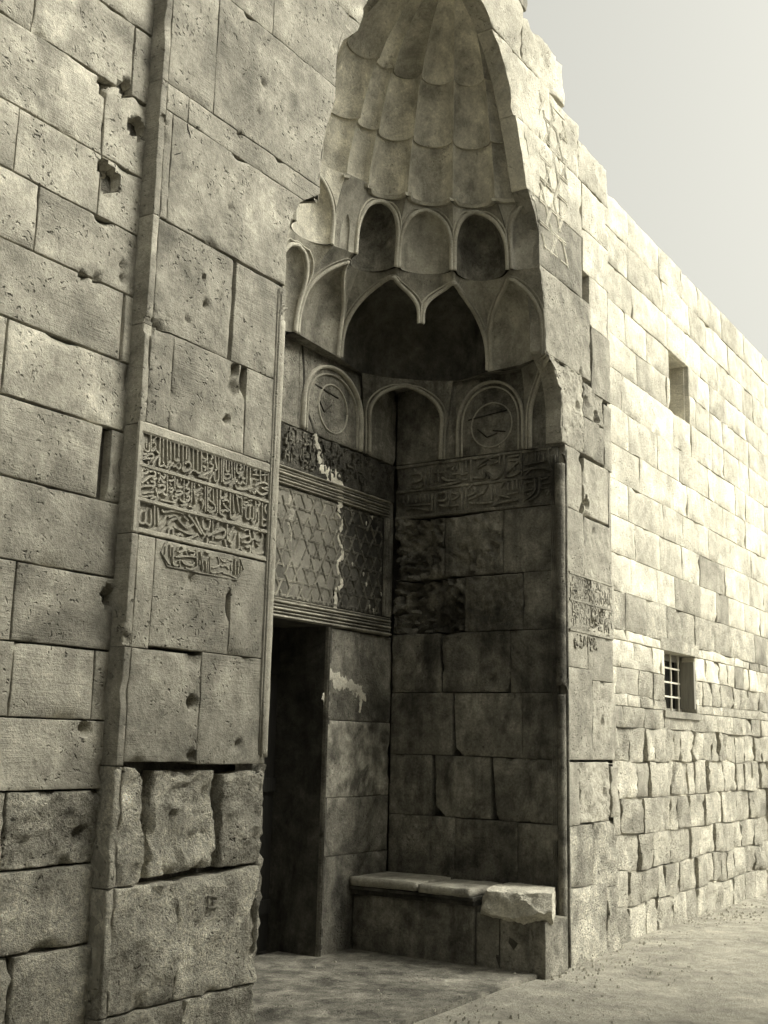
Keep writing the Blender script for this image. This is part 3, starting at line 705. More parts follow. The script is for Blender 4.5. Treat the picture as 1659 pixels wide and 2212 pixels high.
# fluted half dome
dpt = [(1.17, -.28), (1.17, .28), (1.0, .57), (.74, .83), (.48, 1.03), (.25, 1.08)]
flutes = [(dpt[0], dpt[1], .13, True), (dpt[1], dpt[2], .14, False), (dpt[2], dpt[3], .15, False), (dpt[3], dpt[4], .14, False), (dpt[4], dpt[5], .08, False)]
KZ = [(5.86, 1.0), (6.0, .975), (6.15, .925), (6.4, .84), (6.63, .745), (6.85, .61), (7.0, .46), (7.12, .27), (7.19, .05)]
def kz(z):
    for (z0, k0), (z1, k1) in zip(KZ, KZ[1:]):
        if z <= z1: return k0 + (k1 - k0) * max(0, z - z0) / (z1 - z0)
    return .05
def flute(A, B, dep, half, sx, r, z0, z1):
    path = arc(A, B, dep * (1 + .1 * r), 16, .5 if half else 0, 1)
    mb_ = MB(); n = 14; k = len(path)
    sr = []
    lip = []
    for p in path: lip.append((p * 1.03) * kz(z0))
    sr.append([Vector((p.x, p.y, z0 + .006)) for p in lip])
    for i in range(n + 1):
        t = i / n; z = z0 + t * (z1 - z0); q = kz(z) * (1 + .03 * t)
        sr.append([Vector((p.x * q, p.y * q, z)) for p in path])
    for row in sr: mb_.v += [(sx * p.x, p.y, p.z) for p in row]
    for i in range(len(sr) - 1):
        for j in range(k - 1): a = i*k+j; mb_.f.append((a, a+1, a+k+1, a+k))
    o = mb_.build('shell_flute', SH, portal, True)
    try: o.data.set_sharp_from_angle(angle=math.radians(40))
    except Exception: pass
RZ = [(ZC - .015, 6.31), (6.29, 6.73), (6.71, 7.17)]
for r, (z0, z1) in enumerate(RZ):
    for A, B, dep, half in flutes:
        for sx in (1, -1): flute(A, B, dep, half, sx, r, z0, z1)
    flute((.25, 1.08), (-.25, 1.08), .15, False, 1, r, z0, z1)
# thin roll under the shells
for sx in (1, -1):
    for (A, B, dep, half), n_ in zip(flutes, range(9)):
        p = arc(A, B, dep, 12, .5 if half else 0, 1); rb = MB()
        ribbon(rb, [Vector((sx * q.x * .995, q.y * .995, ZC - .02)) for q in p], (0, 0, -1), .05, .02, False); rb.build('ledge_fillet', M['rim'], portal)
# blind arch mouldings and rings on the flat first zone
def arch_ring(plane, cx, z0, zs, zt, hw_, w, hgt, name='arch_moulding', mat=M['rim']):
    f = PL[plane]; nrm = Vector(f(0, 0, 1)) - Vector(f(0, 0, 0)); P = []
    for i in range(6): P.append((cx - hw_, z0 + (zs - z0) * i / 6))
    for i in range(21):
        a = math.pi * (1 - i / 20); P.append((cx + hw_ * math.cos(a), zs + (zt - zs) * math.sin(a) ** .9))
    for i in range(6): P.append((cx + hw_, zs + (z0 - zs) * (i+1) / 6))
    rb = MB(); ribbon(rb, [Vector(f(x, z, .0)) for x, z in P], nrm, w, hgt, False); return rb.build(name, mat, portal, True)
def ring(plane, cx, cz, r, w, hgt, mat=M['rim']):
    f = PL[plane]; nrm = Vector(f(0, 0, 1)) - Vector(f(0, 0, 0))
    rb = MB(); ribbon(rb, [Vector(f(cx + r * math.cos(2*math.pi*i/28), cz + r * math.sin(2*math.pi*i/28), .0)) for i in range(29)], nrm, w, hgt, False)
    return rb.build('medallion_ring', mat, portal, True)
arch_ring('R', .655, 3.96, 4.20, 4.575, .305, .022, .026); arch_ring('R', .655, 3.96, 4.20, 4.53, .265, .012, .014)
ring('R', .64, 4.20, .19, .010, .010)
for s in (1, -1):
    arch_ring('B', s * .86, 3.96, 4.18, 4.56, .40, .026, .03); arch_ring('B', s * .86, 3.96, 4.18, 4.50, .35, .014, .016)
    ring('B', s * .86, 4.22, .2, .012, .010)
for pts in ([(1012, 908), (1095, 886)], [(1032, 928), (1052, 945)], [(1052, 945), (1075, 935)], [(1065, 930), (1092, 932)]):
    rb = MB(); ribbon(rb, [Vector(PL['R'](*on('R', *p), .0)) for p in pts], (-1, 0, 0), .014, .008); rb.build('medallion_stroke', M['dark'], portal)
for pts in ([(688, 862), (700, 890)], [(700, 890), (716, 875)], [(680, 830), (730, 860)]):
    rb = MB(); ribbon(rb, [Vector(PL['B'](*on('B', *p), .0)) for p in pts], (0, -1, 0), .016, .008); rb.build('medallion_stroke', M['dark'], portal)

# ------------------------------------------------------------------ corner colonnettes
def colonnette(x, z0, z1, r, name, mat, s, top_curl=True):
    mb_ = MB(); n = 14; m = 60
    for i in range(m + 1):
        z = z0 + (z1 - z0) * i / m
        rr = r * (1 + .05 * noise.noise(Vector((x, 0, z * 7)))) * (1 - .25 * max(0, noise.noise(Vector((x*3, 5, z * 2.3))) - .2))
        for k in range(n):
            a = 2 * math.pi * k / n; mb_.v.append((x + rr * math.cos(a), .030 + rr * math.sin(a), z))
    for i in range(m):
        for k in range(n): a = i*n+k; b = i*n+(k+1) % n; mb_.f.append((a, b, b+n, a+n))
    mb_.f.append(tuple(range(n-1, -1, -1))); mb_.f.append(tuple(m*n + k for k in range(n)))
    o = mb_.build(name, mat, portal, True)
    fb = MB()
    if top_curl:
        P = [(x - s*.034, -.004, z0), (x - s*.034, -.004, z1 - .02), (x - s*.020, -.006, z1 + .04), (x + s*.012, -.006, z1 + .065)]
        # the fillet beside the shaft
    P1 = [Vector((x + s * .038, 0.0, z0)), Vector((x + s * .038, 0.0, z1 - .03)), Vector((x + s * .030, -.0, z1 + .02)), Vector((x + s * .010, .0, z1 + .06)), Vector((x - s * .02, .0, z1 + .075))]
    ribbon(fb, smooth_path([tuple(p) for p in P1], 5), (0, -1, 0), .012, .012, False)
    P2 = [p + Vector((s * .016, 0, .014)) for p in P1]
    ribbon(fb, smooth_path([tuple(p) for p in P2], 5), (0, -1, 0), .008, .008, False)
    fb.build('fillet', mat, portal, True)
colonnette(-1.803, 1.50, 3.80, .036, 'colonnette', M['carved'], -1)
colonnette(1.825, 2.05, 3.80, .040, 'colonnette', M['recess'], 1)
colonnette(1.825, .0, 1.98, .034, 'colonnette', M['recess'], 1)
# left jamb edge below the shaft: broken arris
stone('F', [(-1.825, -.02), (-1.775, -.02), (-1.775, 1.47), (-1.825, 1.44)], M['low'], portal, erode=1.6, cell=.03, out=-.012, gap=.0, rnd=.02)
# grooved strips flanking the shaft on the side faces of the recess
m_ = MB()
for y in (.07, .085, .10): ribbon(m_, [Vector((XJ, y, .05)), Vector((XJ, y, 3.88))], (-1, 0, 0), .007, .007, False)
m_.build('groove_moulding', M['recess'], portal)

# ------------------------------------------------------------------ inscriptions, stroke by stroke
def T1(p): return (283.1 + p[0] * .10133, 911.3 + p[1] * .10133)
def T2(p): return (433.6 + p[0] * .10133, 955.6 + p[1] * .10133)
def T3(p): return (283.1 + p[0] * .192, 1088.3 + p[1] * .192)
def T4(p): return (849.4 + p[0] * .22934, 955.6 + p[1] * .22934)
def strokes(plane, tf, S, mat, parent, w, h, lift, name='lettering', z_clip=None):
    f = PL[plane]; nrm = Vector(f(0, 0, 1)) - Vector(f(0, 0, 0)); mb_ = MB()
    for st in S:
        P = smooth_path([(*on(plane, *tf(p)), 0) for p in st], 4)
        ribbon(mb_, [Vector(f(p.x, p.y, lift)) for p in P], nrm, w * random.uniform(.85, 1.15), h * random.uniform(.85, 1.1))
    return mb_.build(name, mat, parent)
LET = {
'c1':[[(440,270),(445,640)],[(480,410),(570,300)],[(520,450),(540,510)],[(460,620),(550,570)],[(550,610),(610,680)],[(280,380),(290,560),(360,630),(400,600),(395,440)],[(240,220),(230,400),(200,500),(210,600),(290,690),(340,680)],[(340,440),(340,560)],[(190,800),(330,740),(420,680),(480,700),(470,770),(300,780),(190,800)],[(630,310),(620,690)],[(705,340),(695,800)],[(775,370),(785,880)],[(860,420),(860,800)],[(945,420),(945,780)],[(1025,450),(1025,760)],[(1115,500),(1115,950)],[(1195,520),(1190,800)],[(1245,560),(1240,820)],[(1340,560),(1340,1000)],[(1430,600),(1430,1020)],[(1510,630),(1510,1080)],[(370,840),(380,900)],[(480,890),(540,800),(620,720),(620,920)],[(620,800),(620,920),(680,940),(720,900),(690,830)],[(720,920),(780,970),(800,880),(870,840)],[(820,980),(870,920),(920,860)],[(900,960),(960,940),(1020,1000),(1060,960),(1060,880)],[(940,760),(960,820),(1060,810)],[(1100,960),(1120,1040),(1200,1040),(1280,980),(1270,880),(1200,850),(1160,900)],[(1240,1120),(1320,1030),(1400,1050)],[(1400,1060),(1460,1090),(1540,1060)],[(1540,780),(1600,800),(1560,850),(1600,880)],[(1540,940),(1600,960),(1580,1040)],[(1440,1150),(1540,1170),(1600,1110)],
[(180,920),(210,980)],[(330,960),(260,1000),(260,1080),(340,1090),(380,1030),(340,980),(300,1020)],[(250,1080),(260,1160),(190,1200)],[(400,1060),(480,1040),(530,1090),(510,1160),(420,1160),(320,1230),(230,1300)],[(160,1230),(200,1200)],[(460,1170),(520,1220),(560,1180)],[(580,1100),(620,1080),(640,1170),(600,1250)],[(700,1090),(740,1140),(700,1200),(660,1140)],[(660,1190),(680,1270),(760,1290)],[(785,1100),(785,1500)],[(830,1120),(890,1130),(880,1180)],[(810,1250),(900,1250),(960,1200)],[(930,1130),(940,1440)],[(180,1400),(300,1360),(420,1360),(500,1360),(520,1290),(430,1270)],[(350,1290),(400,1310)],[(590,1270),(620,1310)],[(600,1380),(680,1340),(740,1370),(720,1450),(620,1500),(560,1480),(560,1400)],[(250,1530),(380,1500),(500,1490)],[(240,1490),(230,1570),(350,1590),(500,1560)],[(560,1490),(580,1600)],[(680,1500),(740,1560),(800,1540)],[(840,1430),(890,1410),(900,1470),(850,1500),(830,1460)],[(840,1300),(880,1350)],[(960,1480),(1060,1470),(1100,1520),(1000,1560),(940,1530)],[(900,1560),(890,1640),(950,1680),(990,1620),(930,1580)],[(1000,1220),(990,1340),(1060,1400),(1110,1380)],[(1060,1200),(1090,1250)],[(1140,1200),(1140,1680)],[(1190,1200),(1240,1290),(1180,1370)],[(1200,1440),(1260,1430),(1250,1500),(1180,1540)],[(1200,1600),(1250,1570),(1270,1640),(1210,1690),(1190,1640)],[(1310,1260),(1300,1720)],[(1370,1300),(1360,1500),(1440,1460),(1530,1400)],[(1440,1310),(1480,1380)],[(1350,1500),(1390,1760)],[(1400,1580),(1460,1560)],[(1490,1540),(1540,1560)],[(1480,1680),(1520,1640),(1560,1720),(1540,1790)],[(1590,1340),(1600,1850)],[(1640,1340),(1640,1900)],[(430,1640),(560,1590)],[(640,1660),(760,1680),(960,1720)],[(1050,1650),(1120,1700),(1220,1720),(1080,1790)],[(1250,1800),(1350,1820)]],
'c2':[[(150,210),(160,600)],[(60,340),(120,360),(80,430),(120,420)],[(60,520),(120,540),(90,610)],[(240,280),(270,330),(220,350)],[(210,450),(270,480),(260,550),(190,560)],[(320,260),(330,420),(360,560),(320,590)],[(0,720),(140,660),(260,600)],[(40,740),(180,770)],[(190,840),(240,720),(310,640)],[(300,660),(310,800),(380,830),(400,740)],[(400,290),(400,780)],[(460,320),(460,850)],[(510,330),(500,820),(580,860),(660,820)],[(560,370),(560,600),(630,610)],[(620,380),(620,600)],[(530,680),(640,680),(640,760),(540,780),(530,700)],[(670,390),(680,800)],[(730,410),(730,760)],[(790,440),(780,620),(860,660),(930,620)],[(840,470),(890,520),(850,590)],[(930,480),(930,600)],[(1000,500),(990,900)],[(1060,530),(1060,900)],[(620,920),(700,850),(790,790)],[(820,760),(880,690),(900,770),(960,760)],[(800,860),(870,880),(900,840),(960,880),(1000,900)],[(760,890),(790,980),(960,1000),(1130,960)],[(1130,600),(1200,580),(1180,660)],[(1120,680),(1260,700)],[(1170,800),(1240,800)],[(1280,570),(1280,840)],[(1380,640),(1380,820)],[(1450,650),(1450,900)],[(1300,690),(1430,690)],[(1160,930),(1240,880),(1340,850),(1440,900),(1440,960),(1360,960)],[(1110,1040),(1160,1080),(1200,1020),(1260,1080),(1340,1110),(1470,1060)],[(1300,960),(1400,1010),(1480,1040)],[(1050,1020),(1080,1060)],
[(110,910),(110,1480)],[(20,970),(60,990)],[(20,1090),(60,1110)],[(20,1220),(60,1300),(50,1420)],[(170,970),(210,960),(230,1010),(170,1050),(160,1180),(240,1260),(310,1330),(320,1440),(220,1490),(170,1440)],[(210,1080),(220,1160)],[(280,970),(290,1260)],[(190,1410),(270,1390)],[(355,980),(365,1500)],[(430,1000),(430,1180),(500,1170),(580,1130)],[(510,1060),(550,1040),(570,1090),(520,1110)],[(430,1200),(430,1500),(540,1550)],[(470,1260),(570,1220),(610,1280)],[(480,1290),(560,1390),(620,1450)],[(460,1490),(530,1440),(600,1480)],[(640,1060),(640,1560),(740,1620),(860,1560)],[(700,1080),(710,1500)],[(760,1110),(840,1170),(900,1120)],[(780,1160),(830,1500)],[(880,1150),(890,1560)],[(920,1180),(1060,1170),(1110,1190)],[(1020,1230),(1120,1240)],[(940,1290),(1010,1270),(1020,1330),(950,1340),(930,1300)],[(900,1400),(1000,1370)],[(970,1440),(970,1600),(1050,1620),(1060,1360)],[(1060,1600),(1130,1620),(1140,1360)],[(1190,1220),(1190,1640),(1110,1700)],[(1240,1240),(1270,1310),(1220,1350)],[(1240,1480),(1240,1700)],[(1330,1260),(1330,1620)],[(1440,1290),(1380,1400),(1420,1520)],[(1320,1780),(1340,1640),(1440,1680),(1400,1760),(1330,1780)],[(740,1440),(750,1520)]],
'c3':[[(130,70),(100,110),(100,200),(160,210),(170,90)],[(170,210),(230,230),(230,60)],[(60,210),(80,290),(170,320),(300,270)],[(270,10),(270,240)],[(310,40),(315,230)],[(360,60),(380,90),(500,80),(600,110)],[(310,240),(380,180),(400,130)],[(420,240),(470,180),(550,160)],[(430,150),(510,130),(560,200),(640,270),(710,230)],[(600,140),(650,190)],[(650,120),(700,180),(800,340)],[(730,140),(780,260),(840,360)],[(320,360),(400,260)],[(350,370),(420,380),(440,290),(480,280),(490,380),(560,420),(680,380),(760,340)],[(520,360),(560,340),(590,370)],[(490,260),(560,290),(650,330),(750,340)],[(670,400),(700,450),(770,410)],[(740,330),(770,360)],[(810,180),(820,270),(880,280),(890,180),(850,170)],[(790,150),(810,160)],[(925,180),(925,420)],[(970,260),(1000,200),(1030,200)],[(870,360),(960,320),(1060,290)],[(950,380),(1050,370),(1060,290),(990,300)],[(1085,210),(1085,400)],[(1110,350),(1170,250)],[(1190,240),(1270,290)],[(1100,410),(1150,430),(1190,330)],[(1220,320),(1220,500),(1160,520),(1130,470)],[(1240,390),(1340,360),(1340,430),(1250,430)],[(1280,300),(1330,290),(1350,390),(1390,390),(1380,290)],[(1410,320),(1480,320),(1480,400),(1410,400),(1410,320)],[(860,380),(860,480)],[(880,430),(960,440),(960,500)],[(1000,490),(1080,500),(1060,400)],[(1240,500),(1330,570),(1350,480),(1300,490)],[(1380,420),(1370,540),(1460,560),(1500,540)],[(1420,440),(1450,480)],[(1400,600),(1500,590)],[(1260,560),(1360,570)]],
'c4':[[(430,460),(430,600)],[(370,600),(380,480)],[(460,490),(460,680),(520,690)],[(500,540),(520,490)],[(560,480),(570,520),(520,550)],[(350,570),(400,660),(430,680)],[(490,600),(620,590),(720,600)],[(600,530),(620,580)],[(640,530),(700,540),(690,580),(650,570)],[(530,640),(540,710)],[(560,640),(600,680),(680,690),(700,660)],[(600,720),(680,740),(740,700)],[(720,520),(730,700)],[(770,540),(800,740)],[(760,640),(760,690)],[(830,640),(840,780)],[(850,640),(860,780)],[(880,600),(880,760),(940,770)],[(900,620),(960,590),(980,690),(900,720)],[(820,540),(870,560)],[(980,600),(1030,650),(1100,640)],[(1000,700),(1060,700),(1090,740)],[(960,780),(1030,760)],[(1020,780),(1100,800),(1170,840)],[(1070,630),(1130,640)],[(1110,680),(1120,760)],[(1160,620),(1160,800)],[(1200,640),(1190,800)],[(1230,700),(1220,780)]],
'r1':[[(1340,90),(1340,180),(1290,190)],[(1380,90),(1370,180)],[(1420,100),(1420,190)],[(1240,210),(1300,200),(1440,170)],[(1460,60),(1470,180),(1490,270)],[(1230,270),(1300,250),(1420,240),(1490,265)],[(1250,300),(1300,250)],[(1210,90),(1215,310)],[(1090,140),(1190,120)],[(1100,170),(1190,160),(1200,110)],[(1060,310),(1110,320),(1200,270),(1190,180),(1070,290)],[(1130,220),(1150,260)],[(1000,330),(1045,250),(1045,100)],[(1010,100),(1000,220)],[(960,190),(900,150)],[(880,280),(960,340),(1030,290)],[(790,230),(900,150),(1100,100)],[(800,240),(880,200)],[(910,210),(990,180),(930,170)],[(900,290),(900,340)],[(735,150),(735,370)],[(690,170),(690,270)],[(760,330),(860,330),(860,260)],[(640,190),(640,300),(700,290)],[(520,230),(590,210),(560,260)],[(420,260),(430,370)],[(560,300),(640,290)],[(460,330),(520,360),(700,350)],[(300,230),(310,410),(400,420),(640,370)],[(350,240),(340,390)],[(380,290),(480,280)],[(170,300),(260,290),(270,350),(180,380)],[(160,420),(240,430),(290,390)],[(200,250),(210,290)],[(600,190),(600,260)],
[(1460,330),(1400,350)],[(1410,390),(1480,380)],[(1370,430),(1470,430)],[(1430,460),(1470,450),(1450,500)],[(1330,340),(1340,440),(1300,500),(1240,540)],[(1250,380),(1320,370)],[(1240,460),(1320,440)],[(1260,490),(1330,480)],[(1380,330),(1370,480),(1280,550)],[(1130,360),(1130,450)],[(1170,350),(1170,440)],[(1210,340),(1205,470)],[(1090,380),(1080,450)],[(1010,430),(1060,370),(1080,430)],[(970,440),(970,500)],[(930,400),(930,540)],[(1080,490),(1180,470)],[(950,590),(1040,560),(1180,540)],[(1000,500),(1100,520)],[(890,400),(850,470),(780,500)],[(700,510),(780,470),(760,420)],[(710,540),(800,500),(860,470)],[(700,440),(750,400)],[(650,430),(650,640)],[(690,430),(690,620)],[(720,570),(860,570),(940,560)],[(560,470),(620,500),(560,540)],[(530,450),(530,600)],[(430,480),(500,470),(500,540),(420,550)],[(440,590),(520,600),(620,590)],[(400,480),(400,680)],[(100,510),(100,570)],[(140,500),(140,570)],[(180,500),(180,570)],[(220,500),(220,570)],[(260,490),(260,560)],[(300,490),(300,560)],[(340,490),(340,560)],[(370,480),(370,640)],[(130,600),(240,590),(360,580)],[(120,640),(200,620),(340,640)]],
}
CV = M['carved']
field = stone('F', [(-2.80, 2.487), (-1.80, 2.487), (-1.80, 2.99), (-2.80, 2.99)], CV, portal, erode=.05, out=-.016, rnd=.003, name='inscription_panel')
def bars(plane, tf, L, w, h, lift, mat, parent, name='frame_bar'):
    f = PL[plane]; nrm = Vector(f(0, 0, 1)) - Vector(f(0, 0, 0)); mb_ = MB()
    for a, b in L:
        pa, pb = on(plane, *tf(a)), on(plane, *tf(b)); n = 16
        P = [Vector(f(pa[0] + (pb[0]-pa[0])*i/n, pa[1] + (pb[1]-pa[1])*i/n + .0015 * noise.noise(Vector((i, pa[1]*50, 0))), lift)) for i in range(n + 1)]
        ribbon(mb_, P, nrm, w, h, False)
    o = mb_.build(name, mat, parent); return o
def nochild(o): o.parent = portal; return o
zb = lambda z, x0=-2.80, x1=-1.815: (x0, x1, z)
m_ = MB()
for z, w in ((2.968, .044), (2.792, .016), (2.634, .016), (2.493, .02)):
    ribbon(m_, [Vector((-2.805 + .99*i/20, 0, z + .002*noise.noise(Vector((i*.7, z*9, 0))))) for i in range(21)], (0, -1, 0), w, .003, False)
for x, w in ((-2.80, .022), (-1.842, .014), (-1.822, .01)):
    ribbon(m_, [Vector((x, 0, 2.485 + .505*i/10)) for i in range(11)], (0, -1, 0), w, .005, False)
for i in range(len(m_.v)): pass
frm = m_.build('frame_bar', CV, portal)
strokes('F', T1, LET['c1'], CV, portal, .0110, .016, -.018)
strokes('F', T2, LET['c2'], CV, portal, .0110, .016, -.018)
strokes('F', T3, LET['c3'], CV, portal, .0120, .016, -.018)
# cartouche below: sunk field in the block, letters up to its face
cart = [on('F', *T3(p)) for p in [(380, 440), (330, 540), (400, 700), (800, 780), (1190, 855), (1265, 745), (1225, 620)]]
strokes('F', T3, LET['c4'], CV, portal, .0080, .010, .000)
m_ = MB(); P = [Vector((x, 0, z)) for x, z in cart]; ribbon(m_, P, (0, -1, 0), .007, .006, False); m_.build('cartouche_frame', CV, portal)
# right side wall inscription
strokes('R', T4, LET['r1'], M['recess'], portal, .019, .026, -.012)
m_ = MB()
for z, w in ((3.938, .022), (3.715, .02), (3.487, .022)):
    ribbon(m_, [Vector((XJ, .10 + 1.47*i/20, z + .003*noise.noise(Vector((i*.7, z*9, 0))))) for i in range(21)], (-1, 0, 0), w, .006, False)
m_.build('frame_bar', M['recess'], portal)
# worn lettering on the band over the lattice and on the right pier
rng = random.Random(5)
def scribble(plane, x0, x1, z0, z1, n, mat, w, h, lift):
    f = PL[plane]; nrm = Vector(f(0, 0, 1)) - Vector(f(0, 0, 0)); mb_ = MB()
    for _ in range(n):
        x = rng.uniform(x0, x1); z = rng.uniform(z0, z1); L = rng.uniform(.03, .09); k = rng.random()
        if k < .4: P = [(x, z), (x + rng.uniform(-.01, .01), min(z1, z + L))]
        else:
            a = rng.uniform(0, 6.3); P = [(x + L*.4*math.cos(a + q), z + L*.35*math.sin(a + q)) for q in (0, .8, 1.7, 2.8)]
        P = [(min(x1, max(x0, p[0])), min(z1, max(z0, p[1]))) for p in P]
        ribbon(mb_, smooth_path([Vector(f(p[0], p[1], lift)) for p in P], 3), nrm, w, h)
    o = mb_.build('worn_relief', mat, portal); o['kind'] = 'stuff'; return o
scribble('B', .25, .62, 3.66, 3.93, 60, M['recess'], .016, .02, -.004)
scribble('B', .62, 1.75, 3.66, 3.93, 90, M['recess_rough'], .014, .014, .0)
scribble('F', 1.95, 2.78, 2.52, 2.92, 190, M['right'], .014, .004, .002)
m_ = MB()
for z in (2.49, 2.94, 2.73): ribbon(m_, [Vector((1.92 + .88*i/12, 0, z)) for i in range(13)], (0, -1, 0), .02, .008, False)
m_.build('frame_bar', M['right'], portal)
scribble('F', 2.0, 2.45, 2.36, 2.46, 30, M['right'], .012, .007, .002)
# interlace on the outer face beside the shells
lattice('F', 1.40, 1.95, 5.50, 6.85, .11, lambda x, z: 'pale' if x > wz(z) + .07 else None, portal, w=.010, h=.0025, lift=.003)
# mason's mark on the low block of the left pier
m_ = MB()
for pts in ([(445, 1935), (468, 1938)], [(445, 1935), (444, 1958)], [(444, 1960), (466, 1958)], [(455, 1946), (465, 1946)], [(455, 1946), (455, 1954)]):
    ribbon(m_, [Vector(PL['F'](*on('F', *p), .012)) for p in pts], (0, -1, 0), .006, .006)
m_.build('mason_mark', M['facade'], portal)

# ------------------------------------------------------------------ side walls
wl_ = thing('stone_wall', 'coursed ashlar wall left of the portal, with open joints and chipped blocks', 'wall', (-4, YW, 0))
wl_.location = (0, 0, 0)
rng = random.Random(11)
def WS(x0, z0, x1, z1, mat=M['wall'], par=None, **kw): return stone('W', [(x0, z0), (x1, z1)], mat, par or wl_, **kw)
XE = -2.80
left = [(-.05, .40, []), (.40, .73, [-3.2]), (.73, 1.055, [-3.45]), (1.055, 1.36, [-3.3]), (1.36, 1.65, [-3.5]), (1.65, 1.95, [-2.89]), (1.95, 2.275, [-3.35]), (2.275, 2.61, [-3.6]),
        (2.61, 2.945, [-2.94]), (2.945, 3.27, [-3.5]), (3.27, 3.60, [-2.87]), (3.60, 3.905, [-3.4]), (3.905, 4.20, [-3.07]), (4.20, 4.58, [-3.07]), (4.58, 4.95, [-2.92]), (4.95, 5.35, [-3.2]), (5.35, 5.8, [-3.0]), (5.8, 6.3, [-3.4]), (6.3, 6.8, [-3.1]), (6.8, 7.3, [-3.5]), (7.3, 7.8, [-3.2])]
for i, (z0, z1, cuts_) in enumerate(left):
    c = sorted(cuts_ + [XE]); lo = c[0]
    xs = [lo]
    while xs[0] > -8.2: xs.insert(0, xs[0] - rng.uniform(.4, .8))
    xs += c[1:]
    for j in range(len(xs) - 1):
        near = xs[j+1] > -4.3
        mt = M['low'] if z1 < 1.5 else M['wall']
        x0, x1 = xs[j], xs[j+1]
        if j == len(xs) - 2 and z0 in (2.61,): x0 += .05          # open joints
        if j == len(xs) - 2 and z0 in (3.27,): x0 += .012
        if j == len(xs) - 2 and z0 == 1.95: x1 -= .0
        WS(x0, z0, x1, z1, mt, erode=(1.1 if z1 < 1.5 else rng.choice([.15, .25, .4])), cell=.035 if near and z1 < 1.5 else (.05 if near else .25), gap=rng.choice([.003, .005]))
m_ = MB(); m_.box(-8.2, -2.79, YW + .05, YW + .6, -.3, 7.78); m_.build('masonry_core', M['mortar'], wl_)

wr_ = thing('stone_wall', 'pale sunlit ashlar wall right of the portal, with a barred window', 'wall')
bigrows = [(1.77, 2.05), (2.05, 2.28), (2.28, 2.61), (2.61, 2.95), (2.95, 3.28), (3.28, 3.62), (3.62, 3.95), (3.95, 4.29), (4.29, 4.64), (4.64, 5.0), (5.0, 5.32), (5.32, 5.64), (5.64, 6.0), (6.0, 6.35), (6.35, 6.7)]
lowrows = [(-.05, .27), (.27, .56), (.56, .85), (.85, 1.16), (1.16, 1.475), (1.475, 1.77)]
wins = [(4.33, 5.25, 1.95, 2.52), (4.69, 5.30, 5.0, 5.62)]
XW = XR1 + .0
def cells_row(z0, z1, xs, mat, er, cell_):
    for x0, x1 in zip(xs, xs[1:]):
        segs = [(x0, x1)]; 
        for (a, b, c, d) in wins:
            if z0 < d - .01 and z1 > c + .01:
                ns = []
                for s0, s1 in segs:
                    if s1 <= a or s0 >= b: ns.append((s0, s1)); continue
                    if s0 < a: ns.append((s0, a))
                    if s1 > b: ns.append((b, s1))
                segs = ns
        for s0, s1 in segs:
            if s1 - s0 > .04:
                k = 1. if z1 < 1.8 else (.6 if z1 < 2.7 else .35)
                def cn(x, z):
                    edge = x <= XW + .001 or any(abs(x - q) < .002 for w_ in wins for q in w_[:2]) or any(abs(z - q) < .03 for w_ in wins for q in w_[2:]) 
                    if edge: return (x, z)
                    return (x + k * .030 * noise.noise(Vector((x * 5, z * 9, 1))), z + k * .045 * noise.noise(Vector((x * 2.3, z * 6, 8))))
                m1 = cn((s0 + s1) / 2, z0); m2 = cn((s0 + s1) / 2, z1)
                mt = mat if rng.random() > .08 or z0 > 3.3 else M['right']
                stone('W', [cn(s0, z0), m1, cn(s1, z0), cn(s1, z1), m2, cn(s0, z1)], mt, wr_, erode=er * rng.uniform(.5, 1.6), cell=cell_, gap=rng.choice([.002, .004, .009]) if z1 < 1.8 else .0015, out=rng.uniform(-.03, .015) if z1 < 1.8 else rng.uniform(-.003, .003))
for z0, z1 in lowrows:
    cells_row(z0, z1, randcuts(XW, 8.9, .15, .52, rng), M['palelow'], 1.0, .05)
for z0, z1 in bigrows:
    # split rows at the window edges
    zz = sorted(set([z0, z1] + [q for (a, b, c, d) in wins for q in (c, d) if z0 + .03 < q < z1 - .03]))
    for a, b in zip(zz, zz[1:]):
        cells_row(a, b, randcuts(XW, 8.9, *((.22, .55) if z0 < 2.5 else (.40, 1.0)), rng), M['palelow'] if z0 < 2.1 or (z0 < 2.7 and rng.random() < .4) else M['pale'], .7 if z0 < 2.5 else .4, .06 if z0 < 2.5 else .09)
m_ = MB()
m_.box(XW - .02, 4.30, YW + .05, YW + .7, -.3, 6.65); m_.box(4.30, 8.9, YW + .05, YW + .7, -.3, 1.93); m_.box(5.28, 8.9, YW + .05, YW + .7, 1.93, 6.65)
m_.box(4.30, 5.28, YW + .05, YW + .7, 2.54, 4.98); m_.box(4.30, 4.67, YW + .05, YW + .7, 4.98, 5.64); m_.box(4.30, 5.28, YW + .05, YW + .7, 5.64, 6.65)
m_.box(5.27, 5.35, YW + .01, YW + .7, 1.9, 2.56); m_.box(5.31, 5.38, YW + .01, YW + .7, 4.96, 5.66)
m_.build('masonry_core', M['pale'], wr_)
